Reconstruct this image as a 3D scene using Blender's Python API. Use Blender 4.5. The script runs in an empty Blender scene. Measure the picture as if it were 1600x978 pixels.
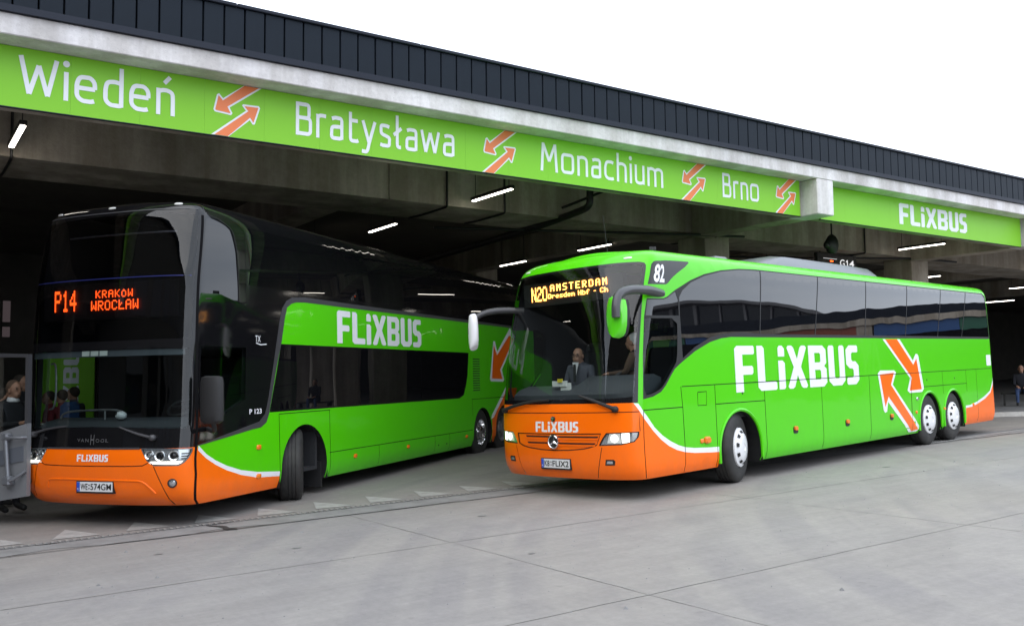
import bpy, math, random
import numpy as np
from mathutils import Matrix, Vector
from mathutils.geometry import delaunay_2d_cdt

scene = bpy.context.scene
COL = scene.collection
random.seed(7)

# ------------------------------------------------------------------ camera
CAM_F, CAM_PITCH, CAM_ROLL, YAW_B, TILT_X, TILT_Y, CAM_H = (1442.850272, 0.073113, -0.012387, 0.601064, 0.009692, -0.01843, 1.73581)
def rotm(ax, a):
    c, s = math.cos(a), math.sin(a)
    return np.array({'x': [[1,0,0],[0,c,-s],[0,s,c]], 'y': [[c,0,s],[0,1,0],[-s,0,c]], 'z': [[c,-s,0],[s,c,0],[0,0,1]]}[ax])
camR = rotm('y', CAM_ROLL) @ rotm('x', -CAM_PITCH)
rot = (np.array([[1,0,0],[0,0,1],[0,-1,0]]) @ camR).T
cam_data = bpy.data.cameras.new('camera')
cam = bpy.data.objects.new('camera', cam_data); COL.objects.link(cam)
cam.matrix_world = Matrix([list(rot[i]) + [[0, 0, CAM_H][i]] for i in range(3)] + [[0, 0, 0, 1]])
cam_data.sensor_width = 36; cam_data.lens = CAM_F / 1600 * 36
cam_data.clip_start = .05; cam_data.clip_end = 3000
scene.camera = cam

# ------------------------------------------------------------------ sky, sun, exposure
SUN_DIR = Vector((-.25, -.55, .80)).normalized()
world = bpy.data.worlds.new('World'); scene.world = world; world.use_nodes = True
nt = world.node_tree; nt.nodes.clear()
sky = nt.nodes.new('ShaderNodeTexSky'); sky.sky_type = 'NISHITA'; sky.sun_disc = False
sky.sun_elevation = math.asin(SUN_DIR.z); sky.sun_rotation = math.atan2(SUN_DIR.x, SUN_DIR.y)
sky.air_density = 1.0; sky.dust_density = 4.0; sky.ozone_density = 1.0
# an even overcast deck of cloud with soft grey streaks over the clear sky
tc = nt.nodes.new('ShaderNodeTexCoord'); mp = nt.nodes.new('ShaderNodeMapping'); mp.inputs['Scale'].default_value = (1.2, 1.2, 5)
cn = nt.nodes.new('ShaderNodeTexNoise'); cn.inputs['Scale'].default_value = 2.2; cn.inputs['Detail'].default_value = 4
cr = nt.nodes.new('ShaderNodeValToRGB'); cr.color_ramp.elements[0].position = .3; cr.color_ramp.elements[1].position = .72
cr.color_ramp.elements[0].color = (11.8, 13.2, 15.4, 1); cr.color_ramp.elements[1].color = (15.8, 16.9, 18.6, 1)
mx = nt.nodes.new('ShaderNodeMixRGB'); mx.inputs[0].default_value = .9
bg = nt.nodes.new('ShaderNodeBackground'); bg.inputs['Strength'].default_value = .145
wo = nt.nodes.new('ShaderNodeOutputWorld')
nt.links.new(tc.outputs['Generated'], mp.inputs[0]); nt.links.new(mp.outputs[0], cn.inputs['Vector'])
nt.links.new(cn.outputs['Fac'], cr.inputs[0]); nt.links.new(sky.outputs[0], mx.inputs[1]); nt.links.new(cr.outputs[0], mx.inputs[2])
nt.links.new(mx.outputs[0], bg.inputs['Color']); nt.links.new(bg.outputs[0], wo.inputs[0])
sun_data = bpy.data.lights.new('sun', 'SUN'); sun_data.energy = 1.5; sun_data.angle = math.radians(80); sun_data.color = (1, .93, .84)
sun = bpy.data.objects.new('sun', sun_data); COL.objects.link(sun)
sun.rotation_euler = SUN_DIR.to_track_quat('Z', 'Y').to_euler()
scene.view_settings.view_transform = 'Standard'; scene.view_settings.look = 'None'
scene.view_settings.exposure = 0; scene.view_settings.gamma = 1
scene.cycles.max_bounces = 8; scene.cycles.transparent_max_bounces = 16
scene.cycles.use_denoising = True

# ---- coach skin geometry
class Shell:
    """coach skin: plan curve (a runs along the left side, round the nose) times vertical profile q"""
    def __init__(s,L,bow,cor,p,prof,rear=.22,fade=(.25,1.3),hw=1.275,nosein=0):
        s.nosein=nosein; s.L=L; s.hw=hw; s.prof=np.array(prof,float); s.fade=fade
        t=np.sin(np.linspace(0,np.pi/2,400))**(2/p); t=np.unique(np.concatenate([t,np.linspace(0,1,200)]))
        u=bow*t**2+cor*(1-np.clip(1-t**p,0,1)**(1/p))
        # from side to centre
        t=t[::-1]; u=u[::-1]
        ue=u[0]; s.uc=ue
        k=np.linspace(0,np.pi/2,10)
        # left rear corner
        ru=L-rear+rear*np.sin(k); rv=1-rear/hw*(1-np.cos(k))
        U=np.concatenate([[L],ru[::-1],u]); T=np.concatenate([[0],rv[::-1],t])
        d=np.hypot(np.diff(U),np.diff(T)*hw); c=np.concatenate([[0],np.cumsum(d)])
        i=10  # index of start of straight (u=L-rear)
        a=(U[i]-(c-c[i]))
        s.ac=a[-1]                      # nose centre
        # mirrored half
        s.A=np.concatenate([a[::-1][:],]) # increasing from centre to rear
        s.Uu=U[::-1]; s.Tt=T[::-1]
        s.amax=s.A[-1]
    def plan(s,a):
        b=np.abs(a-s.ac)+s.ac; sg=np.where(a>=s.ac,1.,-1.)
        return np.interp(b,s.A,s.Uu), sg*np.interp(b,s.A,s.Tt)
    def P(s,a,q):
        a=np.asarray(a,float); q=np.asarray(q,float)
        u,t=s.plan(a)
        z=np.interp(q,s.prof[:,0],s.prof[:,1]); ds=np.interp(q,s.prof[:,0],s.prof[:,2]); df=np.interp(q,s.prof[:,0],s.prof[:,3])
        k=np.clip((u-s.fade[0])/(s.fade[1]-s.fade[0]),0,1); f=1-k*k*(3-2*k)
        rear=np.clip((u-(s.L-1.2))/1.2,0,1)
        uu=u+df*f-rear*ds*1.0
        v=s.hw-(s.hw-ds-s.nosein*np.clip(1-u/1.9,0,1)**2)*t
        return np.stack([uu,v,z],-1)
    def N(s,a,q):
        h=.012
        da=s.P(np.asarray(a)+h,q)-s.P(np.asarray(a)-h,q); k=.035; dq=s.P(a,np.minimum(np.asarray(q)+k,s.prof[-1,0]))-s.P(a,np.maximum(np.asarray(q)-k,s.prof[0,0]))
        n=np.cross(da,dq); return n/np.maximum(np.linalg.norm(n,axis=-1,keepdims=True),1e-9)
def smooth(rows,n=6):
    r=np.array(rows,float); x=r[:,0]
    out=[]
    m=np.gradient(r,x,axis=0)
    # pchip-ish tangents limited
    sl=np.diff(r,axis=0)/np.diff(x)[:,None]
    for i in range(1,len(x)-1):
        for j in range(r.shape[1]):
            a,b=sl[i-1,j],sl[i,j]
            m[i,j]=0 if a*b<=0 else 2*a*b/(a+b)
    m[0]=sl[0]; m[-1]=sl[-1]
    for i in range(len(x)-1):
        h=x[i+1]-x[i]
        for t in np.arange(n)/n:
            out.append((2*t**3-3*t**2+1)*r[i]+(t**3-2*t**2+t)*h*m[i]+(-2*t**3+3*t**2)*r[i+1]+(t**3-t**2)*h*m[i+1])
    out.append(r[-1]); return np.array(out)
#            q    z    ds   df
profB=smooth([(.28,.28,.05,.07),(.34,.34,.02,.035),(.5,.5,.0,.0),(.8,.8,0,-.01),(1.1,1.1,0,.0),(1.58,1.58,0,.07),(2.06,2.06,.0,.155),(2.2,2.2,.001,.185),(2.55,2.55,.005,.26),(2.94,2.94,.012,.36),(3.12,3.12,.02,.425),(3.22,3.215,.035,.48),(3.32,3.30,.09,.56),(3.42,3.352,.18,.66),(3.6,3.385,.38,.85)])
profA=smooth([(.26,.26,.06,.2),(.32,.32,.03,.1),(.5,.5,.0,.02),(.8,.8,0,-.01),(1.0,1.0,0,.01),(1.4,1.4,0,.045),(1.9,1.9,0,.065),(2.33,2.33,.0,.08),(3.0,3.0,.008,.13),(3.42,3.42,.018,.195),(3.7,3.7,.035,.245),(3.84,3.84,.06,.275),(3.94,3.932,.105,.315),(4.03,3.985,.19,.40),(4.2,4.01,.36,.60)])
SB=Shell(13.85,.13,.37,4.6,profB)
SA=Shell(14.0,.10,.34,4.6,profA,nosein=.022)
POSE_A=(-3.91067, 10.85884, 0.33062, 0.00769, 0.00771)
POSE_B=(1.48079, 11.8958, 0.78918, -0.01206, 0)
DB={
 'ws_near':[(-0.767, 3.188), (-0.178, 3.18), (0.17, 3.158), (0.221, 3.139), (0.236, 3.061), (0.23, 2.76), (0.236, 2.195), (0.248, 1.687), (0.264, 1.332)],
 'pillar_out':[(0.296, 2.852), (0.28, 2.66), (0.275, 2.409), (0.3, 1.896), (0.346, 1.329)],
 'dark82':[(0.364, 3.174), (0.46, 3.194), (1.628, 3.229), (1.561, 3.17), (0.975, 2.883), (0.868, 2.862), (0.291, 2.852), (0.307, 2.982), (0.33, 3.12)],
 't82':[(0.364, 3.145), (0.98, 3.164), (0.839, 2.884), (0.384, 2.872)],
 'swoop_top':[(0.288, 2.653), (0.792, 2.664), (0.95, 2.689), (1.321, 2.82), (1.605, 2.936), (1.966, 3.048), (2.426, 3.135), (2.949, 3.193)],
 'drv_low':[(0.346, 1.339), (0.56, 1.362), (0.746, 1.419), (0.863, 1.501), (0.99, 1.628), (1.1, 1.724), (1.268, 1.81)],
 'trim_low':[(1.268, 1.81), (1.618, 1.975), (2.04, 2.112), (2.387, 2.172), (2.876, 2.199)],
 'drv_frame':[(0.298, 2.405), (1.255, 2.418), (1.188, 1.8), (1.275, 2.675), (1.364, 2.678)],
 'win_top':[(3.192, 3.221), (3.552, 3.207), (5.461, 3.2), (7.33, 3.209), (9.177, 3.206), (11.693, 3.22), (13.7, 3.215)],
 'win_bot':[(2.555, 2.149), (3.409, 2.146), (5.083, 2.147), (8.835, 2.149), (13.7, 2.157)],
 'glass_bot':[(3.418, 2.193), (8.853, 2.216)],
 'div':[(3.571, 3.201), (3.397, 2.146), (5.461, 3.2), (5.175, 2.154), (7.32, 3.2), (7.086, 2.162), (9.196, 3.198), (8.888, 2.169), (10.957, 3.221), (10.521, 2.176), (12.412, 3.222), (11.888, 2.182)],
 'seam_h':[(1.273, 1.459), (2.827, 1.455)],
 'seam_h2':[(3.438, 1.459), (7.53, 1.482), (13.7, 1.474)],
 'seam_f':[(0.359, 1.181), (1.248, 1.178)],
 'seam_v1':[(1.224, 1.427), (1.248, 1.178), (1.261, 0.329)],
 'seam_v2':[(2.068, 1.444), (2.055, 0.368)],
 'seam_w':[(2.079, 1.182), (3.415, 1.171)],
 'seam_v':[(3.435, 1.434), (3.427, 0.321), (5.293, 1.444), (5.265, 0.324), (7.14, 1.429), (7.093, 0.325), (9.007, 1.459), (8.938, 0.347), (10.636, 1.463), (10.639, 1.191), (11.99, 1.447), (11.981, 1.171), (12.63, 1.442), (12.578, 0.35)],
 'seam_r':[(9.566, 1.176), (11.976, 1.177)],
 'flap':[(1.623, 1.368), (1.848, 1.371), (1.829, 1.179), (1.617, 1.182)],
 'white_up':[(0.271, 1.272), (0.359, 1.164), (0.424, 1.109), (0.591, 0.942), (0.759, 0.824), (0.931, 0.737), (1.108, 0.669), (1.255, 0.632), (1.484, 0.603), (1.88, 0.58), (2.161, 0.57)],
 'white_lo':[(0.206, 1.279), (0.279, 1.189), (0.374, 1.07), (0.554, 0.902), (0.719, 0.774), (0.889, 0.676), (1.065, 0.608), (1.249, 0.565), (1.477, 0.535), (1.873, 0.509), (2.149, 0.497)],
 'rwhite_up':[(11.86, 0.696), (12.102, 0.697), (12.547, 0.752), (13.013, 0.844), (13.434, 0.965), (13.7, 1.21)],
 'rwhite_lo':[(11.849, 0.644), (12.216, 0.657), (12.601, 0.709), (13.068, 0.797), (13.45, 0.918), (13.7, 1.094)],
 'arr1w':[(7.822, 2.131), (8.595, 2.133), (9.159, 1.713), (9.313, 1.843), (9.393, 1.842), (9.446, 1.809), (9.616, 1.143), (9.514, 1.079), (8.903, 1.082), (8.806, 1.132), (8.972, 1.369)],
 'arr1o':[(7.937, 2.131), (8.473, 2.132), (9.163, 1.626), (9.334, 1.751), (9.503, 1.135), (8.911, 1.128), (9.051, 1.379)],
 'arr2w':[(7.514, 1.494), (7.626, 1.547), (8.248, 1.538), (8.324, 1.494), (8.141, 1.27), (9.33, 0.38), (9.149, 0.321), (8.776, 0.327), (7.882, 0.952), (7.809, 0.772), (7.719, 0.758), (7.666, 0.809)],
 'arr2o':[(7.597, 1.473), (8.223, 1.492), (8.059, 1.265), (9.227, 0.359), (8.891, 0.342), (7.916, 1.052), (7.753, 0.864)],
 'logo':[(2.646, 2.015), (6.747, 2.026), (6.714, 1.322), (3.423, 1.327), (2.622, 1.326), (3.213, 2.016), (3.301, 2.016), (4.032, 2.014), (4.224, 2.014), (4.908, 2.012), (4.956, 2.012), (5.633, 2.025), (6.311, 2.02)],
 'marker':[(4.329, 0.669), (6.162, 0.67), (7.997, 0.668), (9.166, 0.693), (10.631, 0.691), (1.779, 0.687), (1.669, 0.684)],
 'ws_bot':[(-2.174, 1.272), (-1.108, 1.289), (-0.283, 1.287), (0.266, 1.281)],
 'hood':[(-2.123, 1.147), (-0.806, 1.165), (0.279, 1.168), (0.293, 0.909)],
 'grille':[(-1.761, 0.879), (-0.209, 0.898), (-0.315, 0.729), (-0.549, 0.673), (-1.058, 0.646), (-1.505, 0.659), (-1.707, 0.71)],
 'slat':[(-1.596, 0.837), (-0.309, 0.845), (-1.566, 0.748), (-0.363, 0.76)],
 'hl':[(-0.29, 0.729), (-0.174, 0.898), (0.286, 0.909), (0.271, 0.837), (0.214, 0.778), (0.034, 0.741)],
 'hl_in':[(-0.18, 0.762), (-0.139, 0.887), (0.147, 0.898), (0.141, 0.76)],
 'hlfar':[(-2.107, 0.892), (-1.86, 0.9), (-1.732, 0.732), (-1.958, 0.724)],
 'bseam':[(-0.243, 0.709), (-0.349, 0.356)],
 'fog':[(-0.196, 0.548), (-0.069, 0.549), (-0.082, 0.486), (-0.191, 0.478)],
 'plate':[(-1.286, 0.544), (-0.77, 0.543), (-0.783, 0.418), (-1.296, 0.409)],
 'logo2':[(-1.392, 1.047), (-0.605, 1.05), (-0.608, 0.911), (-1.394, 0.902)],
 'star':[(-1.039, 0.778), (-1.034, 0.87), (-0.921, 0.78)],
 'cam':[(-1.045, 1.078)],
 'wiper':[(-0.573, 1.388), (-0.309, 1.309), (-0.044, 1.216), (-0.01, 1.203), (-1.112, 1.337), (-1.431, 1.322), (-2.109, 1.196)],
 'led1':[(-1.752, 2.766), (-1.382, 2.776), (-1.416, 2.956), (-1.799, 2.946)],
 'led2':[(-1.355, 2.882), (-0.299, 2.897), (-0.309, 2.99), (-1.366, 2.98)],
 'led3':[(-1.383, 2.78), (-0.27, 2.796), (-0.278, 2.891), (-1.394, 2.879)],
 'roofseam':[(1.712, 3.54), (1.436, 3.243)],
 'roofedge':[(1.636, 3.223), (3.232, 3.221)],
 'roofled':[(-0.028, 3.232), (-2.328, 3.27)],
 'white_sq':[(13.327, 1.786), (13.7, 1.782), (13.709, 1.536), (13.322, 1.542)],
 'side_top_line':[(2.512, 3.54), (8.9, 3.54), (13.7, 3.34)]}
DA={
 'crease':[(0.277, 3.793), (0.283, 3.276), (0.282, 2.876), (0.29, 2.225), (0.296, 1.706), (0.351, 1.014), (0.35, 0.634), (0.244, 0.294)],
 'wsl_top':[(-2.05, 2.169), (-1.073, 2.187), (0.213, 2.224)],
 'wsl_bot':[(-2.002, 1.266), (-0.736, 1.204), (0.267, 1.149)],
 'wsu_top':[(-2.382, 3.956), (-0.819, 3.843), (-0.131, 3.825), (0.207, 3.827)],
 'glasslow':[(-2.074, 2.093), (-1.149, 2.067), (-0.387, 2.06)],
 'grey_out':[(1.741, 1.13), (1.869, 1.293), (2.033, 1.879), (2.209, 2.561), (2.285, 2.743), (2.452, 2.857), (2.791, 2.92), (3.46, 2.933), (4.618, 2.919), (6.735, 2.91), (9.488, 2.89)],
 'grey_out2':[(0.398, 0.986), (1.426, 1.156), (1.629, 1.192), (1.754, 1.282), (1.839, 1.497)],
 'green_edge':[(0.4, 0.971), (0.887, 1.024), (1.466, 1.094), (1.669, 1.111), (1.795, 1.171), (1.859, 1.289)],
 'green_top':[(2.159, 2.243), (2.257, 2.614), (2.317, 2.758), (2.426, 2.816), (2.788, 2.867), (4.613, 2.853), (6.73, 2.859), (9.487, 2.883), (11.836, 2.878)],
 'band_top':[(2.159, 2.236), (9.224, 2.235)],
 'band':[(1.869, 1.3), (8.679, 1.287), (8.929, 1.354), (9.07, 1.576), (9.15, 1.764), (9.234, 2.232)],
 'pane':[(0.287, 3.794), (1.565, 4.021), (1.388, 3.385), (1.37, 2.786), (0.345, 2.722)],
 'pane2':[(0.346, 2.187), (1.345, 2.186), (1.329, 1.483), (0.723, 1.248), (0.444, 1.177)],
 'white_up':[(0.386, 0.972), (0.542, 0.856), (0.716, 0.764), (0.929, 0.677), (1.229, 0.59), (1.585, 0.53), (2.129, 0.481)],
 'white_lo':[(0.387, 0.912), (0.544, 0.802), (0.715, 0.709), (0.927, 0.62), (1.228, 0.528), (1.589, 0.456), (2.131, 0.417)],
 'seamv':[(2.066, 1.263), (2.133, 0.281), (3.454, 1.267), (3.524, 0.269)],
 'seamskirt':[(3.444, 0.629), (9.371, 0.602)],
 'seamv2':[(5.051, 0.617), (5.14, 0.298), (7.382, 0.61), (7.475, 0.271), (8.103, 0.621), (8.221, 0.267), (9.373, 1.249), (11.524, 1.245), (9.34, 0.592), (9.526, 0.26)],
 'louvre':[(9.427, 2.127), (9.911, 2.133), (9.873, 1.408), (9.424, 1.418)],
 'arrw':[(10.772, 2.524), (10.868, 2.527), (11.02, 2.299), (11.94, 2.87), (12.342, 2.666), (11.315, 1.877), (11.452, 1.646), (11.373, 1.596), (10.563, 1.618), (10.496, 1.668)],
 'arro':[(10.787, 2.43), (10.99, 2.208), (11.877, 2.694), (12.2, 2.618), (11.178, 1.877), (11.327, 1.659), (10.626, 1.683)],
 'arr2':[(10.579, 0.86), (10.696, 0.854), (11.521, 1.329), (11.526, 1.405)],
 'logo':[(3.715, 2.804), (6.846, 2.807), (6.813, 2.295), (4.251, 2.29), (3.705, 2.29), (4.157, 2.825), (4.243, 2.793), (4.586, 2.299), (4.68, 2.728), (4.929, 2.817), (5.394, 2.803), (6.412, 2.809)],
 'marker':[(6.215, 0.502), (9.049, 0.49)],
 'marker2':[(4.256, 0.508)],
 'marker3':[(1.615, 0.852), (1.614, 0.508)],
 'p123':[(1.407, 1.363), (1.679, 1.362), (1.679, 1.29), (1.406, 1.298)],
 'hl':[(-0.354, 0.962), (0.297, 0.947), (0.293, 0.907), (0.199, 0.783), (0.135, 0.747), (-0.171, 0.749), (-0.256, 0.807)],
 'hlfar':[(-2.215, 0.968), (-1.754, 0.978), (-1.853, 0.792), (-2.174, 0.768)],
 'hood_top':[(-1.738, 0.937), (-1.04, 0.942), (-0.355, 0.941)],
 'hood_seam':[(-1.832, 0.799), (-1.751, 0.757), (-1.557, 0.749), (-1.026, 0.747), (-0.465, 0.747), (-0.315, 0.754), (-0.241, 0.787)],
 'bcrease':[(-1.798, 0.515), (-1.78, 0.557), (-1.726, 0.584), (-1.039, 0.581), (-0.357, 0.568), (-0.3, 0.548), (-0.175, 0.419)],
 'cseam':[(-0.171, 0.74), (-0.11, 0.594), (-0.047, 0.431), (0.012, 0.3)],
 'fog':[(0.046, 0.544), (-2.124, 0.57)],
 'plate':[(-1.265, 0.57), (-0.734, 0.562), (-0.76, 0.421), (-1.289, 0.434)],
 'logo2':[(-1.277, 0.884), (-0.8, 0.883), (-0.794, 0.799), (-1.27, 0.801)],
 'vanhool':[(-1.294, 1.073), (-0.817, 1.068), (-0.814, 1.028), (-1.29, 1.036)],
 'led1':[(-1.79, 2.646), (-1.425, 2.639), (-1.453, 2.901), (-1.825, 2.909)],
 'led2':[(-1.12, 2.792), (-0.567, 2.787), (-0.574, 2.884), (-1.129, 2.887)],
 'led3':[(-1.178, 2.638), (-0.479, 2.635), (-0.486, 2.751), (-1.189, 2.759)],
 'wiper':[(-0.641, 1.21), (-0.48, 1.156), (-0.341, 1.115), (-0.281, 1.102), (-0.192, 1.081)],
 'squares':[(-1.309, 2.142), (-1.188, 2.139), (-1.185, 2.074), (-1.306, 2.078), (-1.165, 2.138), (-1.044, 2.071), (-1.026, 2.134), (-0.902, 2.071)],
 'blue':[(-2.237, 3.033), (-1.223, 3.028), (-0.436, 3.01), (0.165, 3.017)],
 'topline':[(-2.182, 3.766), (-0.842, 3.888), (-0.107, 3.838), (0.242, 3.851)],
 'roofseam':[(1.618, 4.12), (1.369, 2.253)],
 'mirror':[(0.414, 1.799), (0.737, 1.797), (0.785, 1.213), (0.438, 1.221)],
 'tx':[(1.543, 2.335), (1.843, 2.254)]}
# ------------------------------------------------------------------ materials
def mat(name, color, rough=.5, metal=0, spec=.5, coat=0, emit=None, estr=0, bump=0, bscale=30, var=0, vscale=3, vcol=None):
    m = bpy.data.materials.new(name); m.use_nodes = True
    n = m.node_tree; b = n.nodes['Principled BSDF']
    b.inputs['Base Color'].default_value = (*color, 1); b.inputs['Roughness'].default_value = rough
    b.inputs['Metallic'].default_value = metal; b.inputs['Specular IOR Level'].default_value = spec
    b.inputs['Coat Weight'].default_value = coat; b.inputs['Coat Roughness'].default_value = .04
    if emit:
        b.inputs['Emission Color'].default_value = (*emit, 1); b.inputs['Emission Strength'].default_value = estr
    if var or bump:
        co = n.nodes.new('ShaderNodeTexCoord')
    if var:
        t = n.nodes.new('ShaderNodeTexNoise'); t.inputs['Scale'].default_value = vscale; t.inputs['Detail'].default_value = 6; t.inputs['Roughness'].default_value = .62
        r = n.nodes.new('ShaderNodeValToRGB'); r.color_ramp.elements[0].position = .32; r.color_ramp.elements[1].position = .7
        c2 = vcol or tuple(max(0, c * (1 - var)) for c in color)
        r.color_ramp.elements[0].color = (*c2, 1); r.color_ramp.elements[1].color = (*color, 1)
        n.links.new(co.outputs['Object'], t.inputs['Vector']); n.links.new(t.outputs['Fac'], r.inputs[0]); n.links.new(r.outputs[0], b.inputs['Base Color'])
    if bump:
        t2 = n.nodes.new('ShaderNodeTexNoise'); t2.inputs['Scale'].default_value = bscale; t2.inputs['Detail'].default_value = 5
        bp = n.nodes.new('ShaderNodeBump'); bp.inputs['Strength'].default_value = bump; bp.inputs['Distance'].default_value = .02
        n.links.new(co.outputs['Object'], t2.inputs['Vector']); n.links.new(t2.outputs['Fac'], bp.inputs['Height']); n.links.new(bp.outputs[0], b.inputs['Normal'])
    return m

def glass(name, tint, refl=1.0, wave=0, base=(0.004, .004, .005), ior=1.52):
    """tint None: glass too dark to see through; else a clear sheet with that transmission."""
    m = bpy.data.materials.new(name); m.use_nodes = True
    n = m.node_tree; n.nodes.clear()
    out = n.nodes.new('ShaderNodeOutputMaterial'); mix = n.nodes.new('ShaderNodeMixShader'); fr = n.nodes.new('ShaderNodeFresnel'); fr.inputs['IOR'].default_value = 1.52
    ge = n.nodes.new('ShaderNodeNewGeometry'); ma = n.nodes.new('ShaderNodeMath'); ma.operation = 'MULTIPLY_ADD'; ma.inputs[1].default_value = 1/ior - ior; ma.inputs[2].default_value = ior   # a thin pane reflects alike from both sides
    n.links.new(ge.outputs['Backfacing'], ma.inputs[0]); n.links.new(ma.outputs[0], fr.inputs['IOR'])
    gl = n.nodes.new('ShaderNodeBsdfGlossy'); gl.inputs['Roughness'].default_value = .0; gl.inputs['Color'].default_value = (refl, refl, refl, 1)
    if tint is None:
        tr = n.nodes.new('ShaderNodeBsdfDiffuse'); tr.inputs['Color'].default_value = (*base, 1)
    else:
        tr = n.nodes.new('ShaderNodeBsdfTransparent'); tr.inputs['Color'].default_value = (*tint, 1)
    if wave:
        co = n.nodes.new('ShaderNodeTexCoord'); t = n.nodes.new('ShaderNodeTexNoise'); t.inputs['Scale'].default_value = .9; t.inputs['Detail'].default_value = 1
        bp = n.nodes.new('ShaderNodeBump'); bp.inputs['Strength'].default_value = wave; bp.inputs['Distance'].default_value = .1
        n.links.new(co.outputs['Object'], t.inputs['Vector']); n.links.new(t.outputs['Fac'], bp.inputs['Height'])
        n.links.new(bp.outputs[0], gl.inputs['Normal']); n.links.new(bp.outputs[0], fr.inputs['Normal'])
    n.links.new(fr.outputs[0], mix.inputs[0]); n.links.new(tr.outputs[0], mix.inputs[1]); n.links.new(gl.outputs[0], mix.inputs[2]); n.links.new(mix.outputs[0], out.inputs[0])
    return m

def emis(name, col, s):
    m = bpy.data.materials.new(name); m.use_nodes = True
    n = m.node_tree; n.nodes.clear(); out = n.nodes.new('ShaderNodeOutputMaterial'); e = n.nodes.new('ShaderNodeEmission')
    e.inputs[0].default_value = (*col, 1); e.inputs[1].default_value = s; n.links.new(e.outputs[0], out.inputs[0]); return m

def concrete(name, base, dark, streak=.5, scale=1.0, bump=.25, coord='Object'):
    m = mat(name, base, rough=.88, spec=.25)
    n = m.node_tree; b = n.nodes['Principled BSDF']
    co = n.nodes.new('ShaderNodeTexCoord')
    def noise(sc, det, mapping=None, ro=.6):
        t = n.nodes.new('ShaderNodeTexNoise'); t.inputs['Scale'].default_value = sc; t.inputs['Detail'].default_value = det; t.inputs['Roughness'].default_value = ro
        if mapping:
            mp = n.nodes.new('ShaderNodeMapping'); mp.inputs['Scale'].default_value = mapping
            n.links.new(co.outputs[coord], mp.inputs[0]); n.links.new(mp.outputs[0], t.inputs['Vector'])
        else:
            n.links.new(co.outputs[coord], t.inputs['Vector'])
        return t
    def ramp(src, a, bb, c0, c1):
        r = n.nodes.new('ShaderNodeValToRGB'); r.color_ramp.elements[0].position = a; r.color_ramp.elements[1].position = bb
        r.color_ramp.elements[0].color = (*c0, 1); r.color_ramp.elements[1].color = (*c1, 1); n.links.new(src, r.inputs[0]); return r
    def mul(x, y, f):
        k = n.nodes.new('ShaderNodeMixRGB'); k.blend_type = 'MULTIPLY'; k.inputs[0].default_value = f
        n.links.new(x, k.inputs[1]); n.links.new(y, k.inputs[2]); return k
    big = ramp(noise(.55*scale, 6).outputs['Fac'], .3, .72, dark, base)
    fine = ramp(noise(9*scale, 8, ro=.75).outputs['Fac'], .25, .75, (.72,)*3, (1.08,)*3)
    st = ramp(noise(1.2*scale, 5, (1.6, 1.6, .12)).outputs['Fac'], .42, .62, (.62, .6, .56), (1, 1, 1))
    pits = ramp(noise(38*scale, 3).outputs['Fac'], .66, .72, (1, 1, 1), (.5, .5, .5))
    c = mul(big.outputs[0], fine.outputs[0], .8); c = mul(c.outputs[0], st.outputs[0], streak); c = mul(c.outputs[0], pits.outputs[0], .5)
    n.links.new(c.outputs[0], b.inputs['Base Color'])
    bp = n.nodes.new('ShaderNodeBump'); bp.inputs['Strength'].default_value = bump; bp.inputs['Distance'].default_value = .02
    n.links.new(noise(22*scale, 6).outputs['Fac'], bp.inputs['Height']); n.links.new(bp.outputs[0], b.inputs['Normal'])
    return m

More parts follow.
